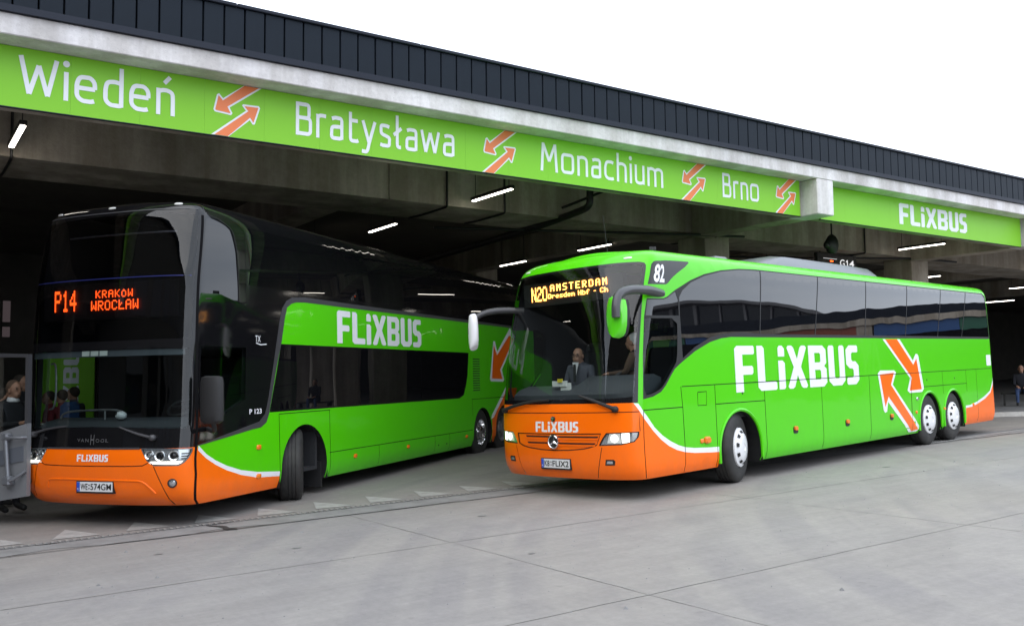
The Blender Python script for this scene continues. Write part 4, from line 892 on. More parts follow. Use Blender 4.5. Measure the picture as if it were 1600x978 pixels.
    # destination sign behind the top of the windscreen
    for a in (('N20', .60, 2.172, 1.853, 2.79, 3.005, 'ledy', False, .8, 'lit amber route number N20'), ('AMSTERDAM', .60, 1.79, .705, 2.917, 3.018, 'ledy', True, 2.6, 'lit amber word AMSTERDAM'), ('Dresden Hbf - Ch', .60, 1.835, .695, 2.815, 2.885, 'ledy', True, .8, 'lit amber line Dresden Hbf - Ch')): led_plane(root, *a)
    mb = MB(); mb.box((.62, .45, 2.72), (.72, 2.35, 3.06)); mb.obj('destination_box', ['blackm'], root)
    # wipers
    def wiper(pts, w=.016):
        mb = MB(); Q = [on_skin(S, a, q, .045) for a, q in smooth_poly(pts, 2)]; mb.tube(Q, [w*(1 + .9*i/len(Q)) for i in range(len(Q))], n=8); mb.ell(tuple(on_skin(S, *pts[-1], .03)), (.05, .05, .045)); mb.obj('wiper', ['blackm'], root, True)
    wiper([(-.573, 1.388), (-.309, 1.309), (-.10, 1.235), (-.03, 1.205)]); wiper([(-1.112, 1.337), (-1.431, 1.322), (-1.9, 1.25), (-2.109, 1.196)])
    # mirrors
    mir = empty_child('wing_mirror', root)
    arm = smooth_poly3([(.95, .06, 2.74), (.55, -.06, 2.755), (.25, -.16, 2.745), (-.10, -.22, 2.73), (-.36, -.25, 2.66), (-.45, -.27, 2.53), (-.46, -.275, 2.36)], 2)
    mb = MB(); n = len(arm); mb.tube(arm, [.068 - .014*min(1, i/(n-1)*1.3) for i in range(n)], n=14); mb.obj('mirror_arm', ['grey'], mir, True)
    mb = MB(); rr = []
    for z, w, c, dv in ((2.62, .05, -.36, 0), (2.60, .10, -.37, 0), (2.50, .125, -.385, 0), (2.38, .13, -.40, 0), (2.28, .125, -.405, 0), (2.19, .105, -.41, 0), (2.145, .075, -.415, 0), (2.125, .03, -.42, 0)):
        rr.append([(c + .055 + .10*math.sin(a)*(1 if math.sin(a) < 0 else .4), -.20 + 1.22*w*math.cos(a) + dv, z + .02*math.cos(a)) for a in [2*math.pi*k/16 for k in range(16)]])
    mb.loft(rr); mb.obj('mirror_housing', ['mirrorgreen'], mir, True)
    mb = MB(); mb.loft([[(x + .05, y*1.0, z) for x, y, z in r] for r in rr[1:-1]]); h = mb.obj('mirror_back', ['blackm'], mir, True); h.scale = (1, 1, 1)
    mir = empty_child('wing_mirror', root)
    arm = smooth_poly3([(.62, 2.38, 2.68), (.30, 2.55, 2.70), (.05, 2.66, 2.66), (-.08, 2.73, 2.58), (-.12, 2.77, 2.46), (-.12, 2.78, 2.34)], 2); n = len(arm)
    mb = MB(); mb.tube(arm, [.05 - .012*i/n for i in range(n)], n=12); mb.obj('mirror_arm', ['grey'], mir, True)
    mb = MB(); rr = []
    for z, w in ((2.62, .04), (2.58, .08), (2.48, .10), (2.36, .105), (2.24, .10), (2.16, .08), (2.13, .04)):
        rr.append([(-.10 + .07*math.sin(a), 2.735 + .8*w*math.cos(a), z - .03*math.cos(a)) for a in [2*math.pi*k/16 for k in range(16)]])
    mb.loft(rr); mb.obj('mirror_housing', ['hub'], mir, True)
    # roof air-conditioning pod, aerial and hatch lamp
    mb = MB(); rr = []
    for u, h, w in ((4.0, .0, .55), (4.5, .09, .68), (5.0, .21, .76), (5.4, .27, .8), (6.2, .27, .8), (8.0, .26, .8), (8.75, .24, .8), (8.98, .20, .78), (9.05, .02, .76)):
        z0 = 3.33; rr.append([(u, 1.275 - w, z0), (u, 1.275 - w*.97, z0 + h*.5), (u, 1.275 - w*.82, z0 + .03 + h*.92), (u, 1.275 - w*.5, z0 + .05 + h), (u, 1.275 + w*.5, z0 + .05 + h), (u, 1.275 + w*.82, z0 + .03 + h*.92), (u, 1.275 + w*.97, z0 + h*.5), (u, 1.275 + w, z0)])
    mb.loft(rr); pod = mb.obj('roof_unit', ['silver'], root, True)
    mb = MB()
    for u in (5.4, 6.1, 6.8, 7.5, 8.2): mb.lathe([(.02, 0), (.015, .012), (0, .012)], (u, .63, 3.60), (0, -.35, .94), n=8)
    mb.obj('fixing', ['blackm'], pod)
    mb = MB(); mb.tube([(.95, .95, 3.36), (.88, .95, 3.95)], [.006, .003], n=6); mb.lathe([(.035, -.02), (.03, .03), (.012, .06), (0, .06)], (.95, .95, 3.36), (0, 0, 1), n=12); mb.obj('aerial', ['blackm'], root)
    mb = MB(); mb.box((3.0, .45, 3.34), (3.35, .8, 3.45), 0, .03); mb.obj('roof_vent', ['silver'], root)
    # cab interior
    mb = MB(); rr = []
    for v in np.linspace(.10, 2.45, 12):
        e = abs(v - 1.275)/1.2; f0 = .34 + .25*max(0, e - .5)**1.5; hump = .12 if v < 1.2 else 0.0
        rr.append([(f0, v, 1.0), (f0, v, 1.40), (f0 + .12, v, 1.48 + hump*.6), (f0 + .33, v, 1.53 + hump), (f0 + .5, v, 1.48 + hump), (f0 + .55, v, 1.0)])
    mb.loft(rr); mb.obj('dashboard', ['dash'], root, True)
    mb = MB(); mb.box((.4, .12, .95), (13, 2.43, 1.0)); mb.box((1.9, .12, 1.0), (13, 2.43, 1.32)); mb.obj('cab_floor', ['lining'], root)
    for u in (2.6, 3.5, 4.4): 
        for v in (.40, .87, 1.72, 2.18): seat(root, u, v, 1.28)
    seat(root, 1.35, .62, .95); seat(root, 1.4, 1.95, .95, head='seat')
    mb = MB(); mb.lathe([(.2, -.02), (.22, 0), (.2, .02), (.18, 0), (.2, -.02)], (.80, .62, 1.62), (-.55, 0, .83), n=28); mb.tube([(.80, .42, 1.62), (.80, .82, 1.62)], .02); mb.tube([(.80, .62, 1.62), (.62, .62, 1.4)], .04); mb.obj('steering_wheel', ['blackm'], root, True)
    # papers and notices at the screen
    mb = MB(); mb.box((.42, 1.40, 1.52), (.46, 1.66, 1.60)); mb.box((.44, 1.32, 1.46), (.45, 1.52, 1.57)); mb.obj('papers', ['bright'], root)
    mb = MB(); mb.box((.40, 1.46, 1.58), (.43, 1.54, 1.63)); mb.obj('sticker', ['yellow'], root)
    return root

def smooth_poly3(pts, n):
    pts = [tuple(p) for p in pts]
    for _ in range(n):
        q = [pts[0]]
        for a, b in zip(pts[:-1], pts[1:]): q += [tuple(a[i]*.75 + b[i]*.25 for i in range(3)), tuple(a[i]*.25 + b[i]*.75 for i in range(3))]
        pts = q + [pts[-1]]
    return pts

# ================================================================== double-deck coach
def build_double():
    S = SA; D = DA; ac = S.ac; mm = lambda p: mirror(S, p)
    root = empty('double_deck_coach', MA, 'black, green and orange double-deck coach with lit red sign P14 and open front door', 'coach', 'long-distance coaches at the station')
    reg = []; W = .012
    for s in ([(2.10, 1.268), (3.48, 1.268)], [(2.10, 1.268), (2.13, .25)], [(3.46, 1.268), (3.50, .25)], [(3.46, .628), (9.40, .603)], [(5.08, .62), (5.12, .25)], [(7.41, .615), (7.45, .25)], [(8.13, .61), (8.17, .25)], [(9.37, 1.249), (11.9, 1.245)], [(9.40, 1.249), (9.42, .9)]):
        reg += sym(S, ('panel_gap', strip(s, W), -.006, ['seam'], None))
    hs = [(2*ac + .24 + .0, .79)]
    near = [(-.315, .754), (-.241, .787)]
    hood = mm(near)[::-1] + [(-1.7, .75), (-1.5, .747), (ac, .745), (-.62, .747), (-.45, .748)] + near
    reg += [('bumper_gap', strip(hood, .012), -.006, ['oseam'], None)] + sym(S, ('bumper_gap', strip([(-.171, .745), (-.11, .594), (-.047, .431), (.012, .27)], .011), -.006, ['oseam'], None))
    hl = [(-.354, .962), (.297, .947), (.293, .907), (.25, .835), (.199, .783), (.135, .747), (-.171, .749), (-.256, .807)]
    reg += sym(S, ('headlight', inset(hl, .012), -.022, ['lampgrey'], None), ('headlight_rim', hl, -.006, ['silver'], None))
    cr = [(.277, 3.80), (.283, 3.276), (.282, 2.876), (.29, 2.225), (.305, 1.706), (.335, 1.2), (.345, 1.0), (.345, .634), (.30, .40), (.27, .25)]
    reg += sym(S, ('corner_pillar', strip(cr, .038), .003, ['seal'], None))
    low = smooth_poly([(ac, 1.215), (-.4, 1.2), (.10, 1.185), (.225, 1.2), (.235, 1.3), (.232, 1.8), (.228, 2.10), (.2, 2.15), (ac, 2.15)], 1)
    reg += [('lower_windscreen', low + mm(low)[::-1][1:-1], 0, ['screendark'], None)]
    up = [(ac, 2.25), (.1, 2.26), (.222, 2.27), (.226, 2.6), (.224, 3.2), (.222, 3.6), (.21, 3.77), (.15, 3.80), (-.3, 3.83), (ac, 3.84)]
    reg += [('upper_windscreen', up + mm(up)[::-1][1:-1], 0, ['deck_glass'], None)]
    reg += [('hood_trim', [(2*ac + .355, .968), (2*ac + .355, .945), (-.36, .945), (-.36, .968)], .004, ['grey'], None)]
    reg += sym(S, ('upper_corner_window', [(.325, 2.725), (1.355, 2.735), (1.358, 3.3), (1.352, 3.70), (1.32, 3.785), (.345, 3.79), (.328, 3.6)], -.002, ['black_glass'], None),
               ('cab_window', [(.37, 2.17), (1.335, 2.17), (1.318, 1.50), (.72, 1.265), (.44, 1.195), (.37, 1.19)], -.003, ['cab_glass'], None))
    for a, b in ((1.40, 3.75), (3.77, 6.1), (6.12, 8.5), (8.52, 10.9), (10.92, 13.3)): reg += sym(S, ('upper_window', [(a, 3.0), (b, 3.0), (b, 3.76), (a, 3.76)], -.002, ['black_glass'], None))
    lw = [(1.895, 1.33), (8.67, 1.315), (8.90, 1.375), (9.04, 1.585), (9.12, 1.77), (9.20, 2.21), (2.16, 2.21), (2.06, 1.85)]
    for a, b, in ((0, 4.40), (4.415, 6.82), (6.835, 20)):
        p = [(max(a, min(b, x)), q) for x, q in dens(lw, .2)]; reg += sym(S, ('lower_window', p, -.002, ['black_glass'], None))
    reg += sym(S, ('window_trim', [(1.869, 1.30), (8.679, 1.287), (8.929, 1.354), (9.07, 1.576), (9.15, 1.764), (9.234, 2.235), (2.159, 2.238), (2.04, 1.85)], 0, ['black'], None))
    outer = [(.36, .975), (1.426, 1.156), (1.63, 1.192), (1.754, 1.282), (1.80, 1.38), (1.839, 1.497), (1.945, 1.879), (2.12, 2.561), (2.19, 2.74), (2.30, 2.85), (2.45, 2.91), (2.79, 2.935), (4.6, 2.93), (9.5, 2.93), (14.5, 2.93)]
    inner = [(14.5, 2.875), (9.5, 2.872), (4.6, 2.862), (2.788, 2.86), (2.55, 2.845), (2.426, 2.816), (2.317, 2.758), (2.257, 2.614), (2.159, 2.243), (2.033, 1.879), (1.859, 1.289), (1.795, 1.171), (1.669, 1.111), (1.466, 1.094), (.887, 1.024), (.36, .962)]
    reg += sym(S, ('window_surround', outer + inner, .003, ['grey'], None))
    reg += sym(S, ('upper_side', outer + [(14.5, 4.3), (.30, 4.3), (.30, 1.0)], 0, ['black'], None))
    reg += [('front_panel', [(2*ac - .33, .955), (.33, .955), (.33, 4.3), (2*ac - .33, 4.3)], 0, ['black'], None)]
    reg += [('hood', [(2*ac + .35, .95), (2*ac + .24, .787), (2*ac + .315, .754), (ac, .745), (-.315, .754), (-.24, .787), (-.35, .95)], 0, None, None)]
    reg += sym(S, ('corner_bumper', [(-.171, .745), (-.11, .594), (-.047, .431), (.012, .22), (.30, .22), (.345, .6), (.345, .955), (-.36, .955)], 0, None, None))
    reg += [('bumper', [(2*ac - .1, .22), (2*ac + .36, .955), (-.36, .955), (.1, .22)], 0, None, None)]
    for a, b in ((3.48, 5.10), (5.10, 7.43), (7.43, 9.4)): reg += sym(S, ('luggage_hatch', [(a, .22), (b, .22), (b, .612), (a, .622)], 0, None, None))
    reg += sym(S, ('wheel_hatch', [(2.11, .22), (3.48, .22), (3.47, 1.268), (2.11, 1.268)], 0, None, None))
    wl, wu = D['white_lo'], D['white_up']; white = wu + wl[::-1]
    nose = [(.36, 1.0)] + wl + [(2.131, .1), (2*ac - 2.131, .1)] + mm(wl)[::-1] + [(2*ac - .36, 1.0)]
    tailw = [(10.53, .78), (10.70, .80), (11.62, 1.40), (11.62, 1.51), (10.60, .87)]; tailo = [(10.60, .1), (10.60, .84), (11.62, 1.44), (12.4, 1.44), (11.3, .1)]
    liv = [(nose, 1), (white, 2), (mm(white), 2), (tailo, 1), (tailw, 2)]
    holes = []
    for u, rx in ((2.77, .61), (10.02, .56), (11.40, .56)): h = arch(u, rx, .61 if u < 3 else .57, .48, .1); holes += [h, mm(h)]
    holes.append(mm([(.55, .42), (1.42, .42), (1.42, 2.12), (.55, 2.12)]))
    o = shell_parts(S, root, reg, liv, holes, ['green', 'orange', 'white'], ga, gqA, ('lower_windscreen', 'cab_window', 'upper_windscreen'))
    roof_cap(S, root, 'black')
    for u, rx in ((2.77, .61), (10.02, .56), (11.40, .56)): wheel_well(root, u, rx); wheel_well(root, u, rx, False)
    underbody(root, S.L, (2.77, 10.02, 11.40), .27)
    for u, st, sty in ((2.83, math.radians(31), 'chrome'), (10.02, 0, 'chrome'), (11.40, 0, 'dark')): wheel(root, u, .08 if st else .05, st, sty, w=.34 if st else .29); wheel(root, u, 2.46, st, sty)
    mb = MB(); mb.box((3.36, .10, .12), (3.40, .60, .5)); mb.obj('mudflap', ['rubber'], root)
    # front details
    for h, far in zip(o['headlight'], (0, 1)):
        f = mm if far else (lambda p: p)
        for k, (a, q, r) in enumerate(((-.235, .88, .055), (-.10, .868, .062), (.07, .868, .062))):
            p, n, t = skin_frame(S, *f([(a, q)])[0], -.02); mb = MB(); mb.lathe([(r, .0), (r*.95, .02), (r*.7, .012), (r*.62, .0)], p, n, n=24); mb.lathe([(r*.6, .002), (r*.45, .016), (0, .022)], p, n, n=18, mi=1 if k else 0); mb.obj('lamp', ['chrome', 'frit'], h, True)
        patch(S, 'daytime_lamp', f([(-.225, .772), (.11, .762), (.165, .782), (.18, .8), (-.245, .8)]), -.012, 'drl', h)
        if not far:
            for q in (.88, .85, .82): patch(S, 'lamp_louvre', [(.16, q), (.25, q), (.245, q + .016), (.16, q + .016)], -.012, 'blackm', h)
        patch(S, 'lens', f(inset(hl, .01)), .002, 'lens', h)
        p, n, t = skin_frame(S, *f([(.046, .544)])[0]); mb = MB(); mb.lathe([(.055, -.004), (.055, .008), (.045, .012), (.04, .004)], p, n, n=20); mb.lathe([(.04, .002), (.02, .01), (0, .012)], p, n, n=16, mi=1); mb.obj('fog_lamp', ['blackm', 'lampgrey'], root, True)
    cre = [(-1.80, .47), (-1.79, .53), (-1.77, .565), (-1.72, .582), (-1.4, .583), (ac, .58), (-.40, .574), (-.33, .56), (-.26, .51), (-.175, .42)]
    Q = [on_skin(S, a, q, -.004) for a, q in dens(smooth_poly(cre, 1), .05, False)]; mb = MB(); mb.tube(Q, .014, n=8); mb.obj('bumper_crease', ['orange'], root, True)
    patch(S, 'plate_recess', [(-1.35, .565), (-.66, .562), (-.76, .41), (-1.27, .41)], .002, 'orange', root)
    number_plate(S, root, -1.01, .498, .53, .115, [('WE', .11, .31), ('574GM', .39, .97)])
    logo_on(S, root, -1.275, -.797, .80, .884, .003); logo_on(S, root, 3.712, 6.84, 2.292, 2.806, .003, label='big white lettering on the green band between the decks')
    for txt, a0, a1, q0, q1 in (('V', -1.294, -1.245, 1.036, 1.075), ('A', -1.235, -1.185, 1.034, 1.073), ('N', -1.165, -1.115, 1.032, 1.072), ('H', -1.085, -1.03, 1.0, 1.12), ('O', -1.005, -.95, 1.03, 1.07), ('O', -.93, -.875, 1.03, 1.07), ('L', -.855, -.815, 1.03, 1.07)):
        text_on(S, root, txt, a0, a1, q0, q1, 'logo_grey', .003, 'badge_letter')
    text_on(S, root, 'P 123', 1.407, 1.68, 1.295, 1.363, 'white', .004, 'fleet_number', .02, 'white number P 123 low on the black side')
    text_on(S, root, 'TX', 1.543, 1.66, 2.25, 2.335, 'white', .004, 'badge_letter'); patch(S, 'badge_stroke', strip([(1.56, 2.235), (1.66, 2.215), (1.80, 2.225)], .012), .004, 'white', root)
    for a in (('P14', .30, 2.158, 1.81, 2.66, 2.926, 'led', False, .9, 'lit red-orange bay number P14'), ('KRAKÓW', .30, 1.502, .926, 2.812, 2.908, 'led', False, 1.8, 'lit red-orange word KRAKÓW'), ('WROCŁAW', .30, 1.573, .84, 2.656, 2.778, 'led', False, 1.4, 'lit red-orange word WROCŁAW')): led_plane(root, *a)
    mb = MB(); mb.box((.32, .25, 2.55), (.42, 2.35, 3.0)); mb.obj('destination_box', ['blackm'], root)
    patch(S, 'screen_visor', [(2*ac - .15, 2.065), (.15, 2.065), (.15, 2.14), (2*ac - .15, 2.14)], -.02, 'doordark', root)
    for a in (-1.305, -1.165, -1.025): patch(S, 'sticker', [(a, 2.076), (a + .12, 2.076), (a + .12, 2.138), (a, 2.138)], -.012, 'bright', root)
    patch(S, 'sun_strip', [(2*ac - .2, 3.022), (.19, 3.022), (.19, 3.034), (2*ac - .2, 3.034)], .002, mat('blue_trim', (.015, .02, .12), rough=.3), root)
    patch(S, 'roof_rail', [(2*ac - .2, 3.87), (.22, 3.87), (.22, 3.885), (2*ac - .2, 3.885)], .006, 'grey', root)
    patch(S, 'arrow', D['arrw'], .003, 'white', root, grid=.3); patch(S, 'arrow', D['arro'], .005, 'orange', root, grid=.3)
    for k in range(14):
        q = 1.425 + k*.0515
        patch(S, 'louvre', [(9.45, q), (9.88, q), (9.86, q + .022), (9.47, q + .022)], .002, 'blackm', root)
    for a, q in ((6.215, .50), (9.049, .49), (4.256, .508), (1.615, .852), (1.614, .47)): lamp_marker(S, root, a, q, .10, .065, 'amber')
    for a in (7.60, 8.0): lamp_marker(S, root, a, .42, .03, .03, 'blackm', 'lock', d=.006)
    for a in (-.02, ac, 2*ac + .02): lamp_marker(S, root, a, 3.955, .10, .03, 'bright', 'roof_marker_lamp', d=.012)
    # wipers
    def wiper(pts, w=.009):
        mb = MB(); Q = [on_skin(S, a, q, .04) for a, q in smooth_poly(pts, 2)]; mb.tube(Q, [w*(1 + 1.2*i/len(Q)) for i in range(len(Q))], n=8); mb.ell(tuple(on_skin(S, *pts[-1], .025)), (.045, .045, .04)); mb.obj('wiper', ['grey'], root, True)
    wiper([(-.641, 1.21), (-.48, 1.156), (-.341, 1.115), (-.192, 1.081)]); wiper([(-1.45, 1.22), (-1.7, 1.2), (-1.95, 1.15), (-2.05, 1.12)])
    # upper blind mechanism line
    mb = MB(); Q = [on_skin(S, a, 3.60, -.05) for a in np.linspace(-1.75, -.05, 12)]; mb.tube(Q, .012, n=6); mb.obj('blind_rod', ['steel'], root)
    # driver side mirror
    mir = empty_child('wing_mirror', root); mb = MB(); rr = []
    for z, k in ((1.80, .55), (1.785, .9), (1.72, 1), (1.35, 1.02), (1.27, .95), (1.235, .6)):
        rr.append([(.235 + .085*k*math.sin(a), -.30 + .155*k*math.cos(a), z) for a in [2*math.pi*i/16 for i in range(16)]])
    mb.loft(rr); mb.obj('mirror_housing', ['blackm'], mir, True)
    mb = MB(); mb.tube(smooth_poly3([(.55, .0, 1.16), (.42, -.18, 1.13), (.30, -.29, 1.16), (.25, -.30, 1.27)], 2), .028, n=8); mb.obj('mirror_arm', ['blackm'], mir, True)
    # lower cab interior
    mb = MB(); rr = []
    for v in np.linspace(.12, 2.43, 12):
        e = abs(v - 1.275)/1.2; f0 = .26 + .25*max(0, e - .5)**1.5
        rr.append([(f0, v, .9), (f0, v, 1.20), (f0 + .12, v, 1.26), (f0 + .40, v, 1.30), (f0 + .55, v, 1.25), (f0 + .58, v, .9)])
    mb.loft(rr); mb.obj('dashboard', ['dash'], root, True)
    mb = MB(); mb.box((.35, .1, .40), (3.2, 2.44, .45)); mb.box((3.2, .1, .4), (3.26, 2.44, 2.1)); mb.obj('cab_floor', ['lining'], root)
    mb = MB(); mb.box((.36, .1, 2.155), (13.5, 2.44, 2.235)); mb.obj('upper_deck_floor', ['lining'], root)
    mb = MB(); mb.tube(smooth_poly3([(.34, 2.24, 2.0), (.34, 2.18, 2.01), (.34, 2.16, 1.9), (.34, 2.16, 1.55), (.34, 2.2, 1.43), (.34, 2.26, 1.42)], 2), .013, n=8); mb.obj('grab_rail', ['steel'], root, True)
    mb = MB(); mb.tube(smooth_poly3([(.42, 2.16, 1.30), (.42, 2.10, 1.38), (.42, 1.8, 1.40), (.42, 1.3, 1.41), (.42, 1.18, 1.38)], 2), .014, n=8); mb.tube([(.42, 1.45, 1.41), (.42, 1.45, 1.28)], .012); mb.obj('grab_rail', ['steel'], root, True)
    seat(root, 1.55, .65, .62, head='seat'); seat(root, 2.5, 1.9, .62, head='seat')
    mb = MB(); mb.lathe([(.2, -.02), (.22, 0), (.2, .02), (.18, 0), (.2, -.02)], (.92, .65, 1.42), (-.5, 0, .86), n=28); mb.tube([(.92, .45, 1.42), (.92, .85, 1.42)], .02); mb.obj('steering_wheel', ['blackm'], root, True)
    # open plug door swung out ahead of the nose side
    door = empty_child('passenger_door', root); u0, u1 = -.02, .04
    def dp(poly, m, nm, d0=u0, d1=u1): mb = MB(); mb.prism(poly, d0, d1, 0, 'yz'); return mb.obj(nm, [m], door)
    dp([(2.245, .365), (3.4, .19), (3.4, .97), (2.245, 1.265)], 'greydoor', 'lower_panel')
    dp([(2.245, 1.27), (2.29, 1.26), (2.29, 2.085), (3.4, 2.115), (3.4, 2.18), (2.245, 2.125)], 'grey', 'door_frame')
    dp([(2.29, 1.262), (3.4, .975), (3.4, 2.11), (2.29, 2.08)], 'clear', 'door_glass', .0, .008)
    dp([(2.30, .80), (3.4, .60), (3.4, .80), (2.30, .985)], 'doordark', 'trim_band', -.034, -.021)
    mb = MB(); mb.tube(smooth_poly3([(-.02, 2.26, 1.09), (-.09, 2.28, 1.09), (-.11, 2.49, 1.09), (-.09, 2.53, 1.075)], 1), .02, n=8); mb.tube([(-.09, 2.52, 1.09), (-.09, 2.47, .56)], .028, n=10); mb.tube(smooth_poly3([(-.09, 2.48, .58), (-.12, 2.40, .56), (-.02, 2.26, .68)], 1), .022, n=8); mb.box((-.13, 2.42, .5), (-.02, 2.54, .62), 0, .02); mb.box((-.12, 2.47, 1.05), (-.02, 2.57, 1.15), 0, .02); mb.obj('door_arm', ['silver'], door, True)
    return root
# ================================================================== ground
def gz(x, y):
    n = G3 @ np.array([0, 0, 1.0]); return -(n[0]*x + n[1]*y)/n[2]
ground = mesh_obj('ground', [(-600, -600, 0), (600, -600, 0), (600, 600, 0), (-600, 600, 0)], [(0, 1, 2, 3)], ['apron'], matrix=MB_GROUND); tag(ground, kind='structure')
def gchild(name, poly, z, m):
    mb = MB(); mb.add([(x, y, z) for x, y in poly], [tuple(range(len(poly)))]); return mb.obj(name, [m], ground)
def wavy(x0, y0, x1, y1, w, n=40, amp=.008):
    P = []
    for i in range(n + 1):
        t = i/n; P.append((x0 + (x1-x0)*t, y0 + (y1-y0)*t))
    L, R = [], []; dx, dy = x1-x0, y1-y0; l = math.hypot(dx, dy); nx, ny = -dy/l, dx/l
    for x, y in P:
        j = random.uniform(-amp, amp); ww = w*random.uniform(.5, 1.3); L.append((x + nx*(j+ww/2), y + ny*(j+ww/2))); R.append((x + nx*(j-ww/2), y + ny*(j-ww/2)))
    return L, R
def gstrip(name, x0, y0, x1, y1, w, z, m, n=40, amp=.008):
    L, R = wavy(x0, y0, x1, y1, w, n, amp); k = len(L); mb = MB()
    mb.add([(x, y, z) for x, y in L + R], [(i, i+1, k+i+1, k+i) for i in range(k-1)]); return mb.obj(name, [m], ground)
for D0 in (8.35, 5.38, 2.4, -.6): gstrip('joint', -14, D0, 40, D0, .014, .004, 'joint', 120)
for F0 in (.45, 4.93, 9.4, 13.9, 18.4): gstrip('joint', F0, -2, F0, 10.85, .010, .0045, 'joint', 60)
gstrip('drain_kerb', -14, 11.19, 40, 11.19, .60, .005, 'drain2', 90, .004)
gstrip('joint', -14, 10.87, 40, 10.87, .03, .009, 'crack', 120)
gstrip('drain_channel', -14, 11.45, 40, 11.45, .12, .010, 'drain', 60, .001)
mb = MB()
for i in range(260):
    x = -4 + i*.075; mb.box((x, 11.40, .0105), (x + .028, 11.50, .016))
mb.obj('grating_bar', ['joint'], ground)['kind'] = 'stuff'
tri = None
for k in range(-5, 12):
    f = 1.67 + .79*k
    if tri is None:
        mb = MB(); mb.add([(0, 0, 0), (.52, -.03, 0), (.24, .68, 0)], [(0, 1, 2)]); tri = mb.obj('road_marking', ['mark'], ground); o = tri
    else: o = tri.copy(); COL.objects.link(o)
    o.location = (f, 11.68, .006)
gstrip('lane_line', 17.6, 10.86, 32, 12.1, .05, .012, 'mark', 40, .004)
gchild('tar_patch', [(3.28, 11.32), (3.36, 11.20), (3.40, 11.05), (3.37, 10.92), (3.43, 10.84), (3.50, 10.80), (3.52, 10.88), (3.46, 10.98), (3.47, 11.12), (3.42, 11.22), (3.36, 11.30)], .0125, 'crack')
def blot(x, y, r, sq, m, z):
    P = [(x + r*random.uniform(.6, 1.15)*math.cos(a), y + r*sq*random.uniform(.6, 1.15)*math.sin(a)) for a in [2*math.pi*k/14 for k in range(14)]]
    return gchild('oil_stain', smooth_poly(P + P[:1], 1)[:-1], z, m)
stain = mat('oil_stain', (.15, .146, .142), rough=.6, var=.35, vscale=14, vcol=(.25, .243, .234))
for i, (x, y, r, q) in enumerate(((6.1, 9.6, .07, .6), (5.2, 7.3, .04, .8), (3.6, 9.2, .06, .5), (13.6, 9.1, .09, .6), (2.4, 9.9, .05, .7))): blot(x, y, r, q, stain, .0052 + i*.0001)
def crack(pts, w, z):
    mb = MB(); q = smooth_poly(pts, 1); q = [(a + random.uniform(-.02, .02), b + random.uniform(-.02, .02)) for a, b in q]; P = strip(q, w); k = len(q)
    mb.add([(a, b, z) for a, b in P], [(i, i+1, 2*k-2-i, 2*k-1-i) for i in range(k-1)]); return mb.obj('crack', ['joint'], ground)
crack([(12.4, 8.36), (12.9, 8.9), (13.6, 9.2), (14.6, 9.9)], .006, .0043)
mb = MB()
for i in range(420):
    x, y = random.uniform(.8, 16), random.uniform(4.5, 10.6); r = random.uniform(.004, .011) if i > 12 else random.uniform(.015, .03)
    mb.add([(x - r, y, .0), (x, y - r*.8, .0), (x + r, y, .0), (x, y + r*.9, .0), (x, y, r*.8)], [(0, 1, 4), (1, 2, 4), (2, 3, 4), (3, 0, 4)])
gr = mb.obj('grit', ['drain'], None, False, MB_GROUND); tag(gr, 'loose grit scattered over the concrete apron', 'grit', kind='stuff')
# raised platform with kerb at the right
kp = smooth_poly([(17.5, 19.5), (19.5, 17.6), (22.2, 16.5), (25, 15.35), (27.4, 13.85), (30, 11.6), (36, 6)], 2)
mb = MB(); n = len(kp)
back = [(x + .16*.55, y + .16*.83) for x, y in kp]
mb.loft([[(p[0], p[1], -.02), (p[0] + .01, p[1] + .015, .12), (b[0], b[1], .13), (b[0], b[1], -.02)] for p, b in zip(kp, back)])
ko = mb.obj('kerb', ['kerb'], None, False, MB_GROUND); tag(ko, kind='structure')
mb = MB(); mb.add([(x, y, .125) for x, y in back + [(70, 6), (70, 45), (17.5, 45)]], [tuple(range(n + 3))]); tag(mb.obj('pavement', ['drain'], None, False, MB_GROUND), kind='structure')
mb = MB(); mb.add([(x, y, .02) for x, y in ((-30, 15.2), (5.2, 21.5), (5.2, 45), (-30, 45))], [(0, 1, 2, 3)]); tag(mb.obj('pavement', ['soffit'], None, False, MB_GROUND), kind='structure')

# ================================================================== station
st = empty('bus_station', MB_BUILD, 'concrete bus station canopy with dark metal parapet over the coaches', 'bus station')
def sbox(name, a, b, m, bev=0, parent=None):
    mb = MB(); mb.box(a, b, 0, bev); return mb.obj(name, [m], parent or st)
F0, F1 = -24, 53.8
# parapet cladding: one standing-seam panel after another
proto = None; k0, k1 = -6, 90
for k in range(k0, k1):
    f = 1.16 + .2755*k
    if proto is None:
        mb = MB(); mb.box((.010, 0, 0), (.2655, .05, .56), 0, .006); proto = mb.obj('cladding_panel', ['clad', 'cladgap'], st); o = proto
    else: o = proto.copy(); COL.objects.link(o)
    o.location = (f, 11.965 + random.uniform(-.002, .002), 6.19); o.rotation_euler = (random.uniform(-.006, .006), 0, random.uniform(-.004, .004))
fa, fb = 1.16 + .2755*k0, 1.16 + .2755*k1
for i, (a, b) in enumerate(((F0, fa), (fb, F1))):
    mb = MB(); mb.box((a, 11.968, 6.19), (b, 12.02, 6.75))
    x = a
    while x < b: mb.box((x + .01, 11.955, 6.19), (min(b, x + .2655), 11.967, 6.75)); x += .2755
    mb.obj('cladding_panel', ['clad', 'cladgap'], st)['kind'] = 'stuff'
sbox('parapet_core', (F0, 12.02, 6.115), (F1, 12.5, 6.76), 'cladgap')
sbox('base_flashing', (F0, 11.93, 6.105), (F1, 12.015, 6.188), 'flash')
mb = MB()
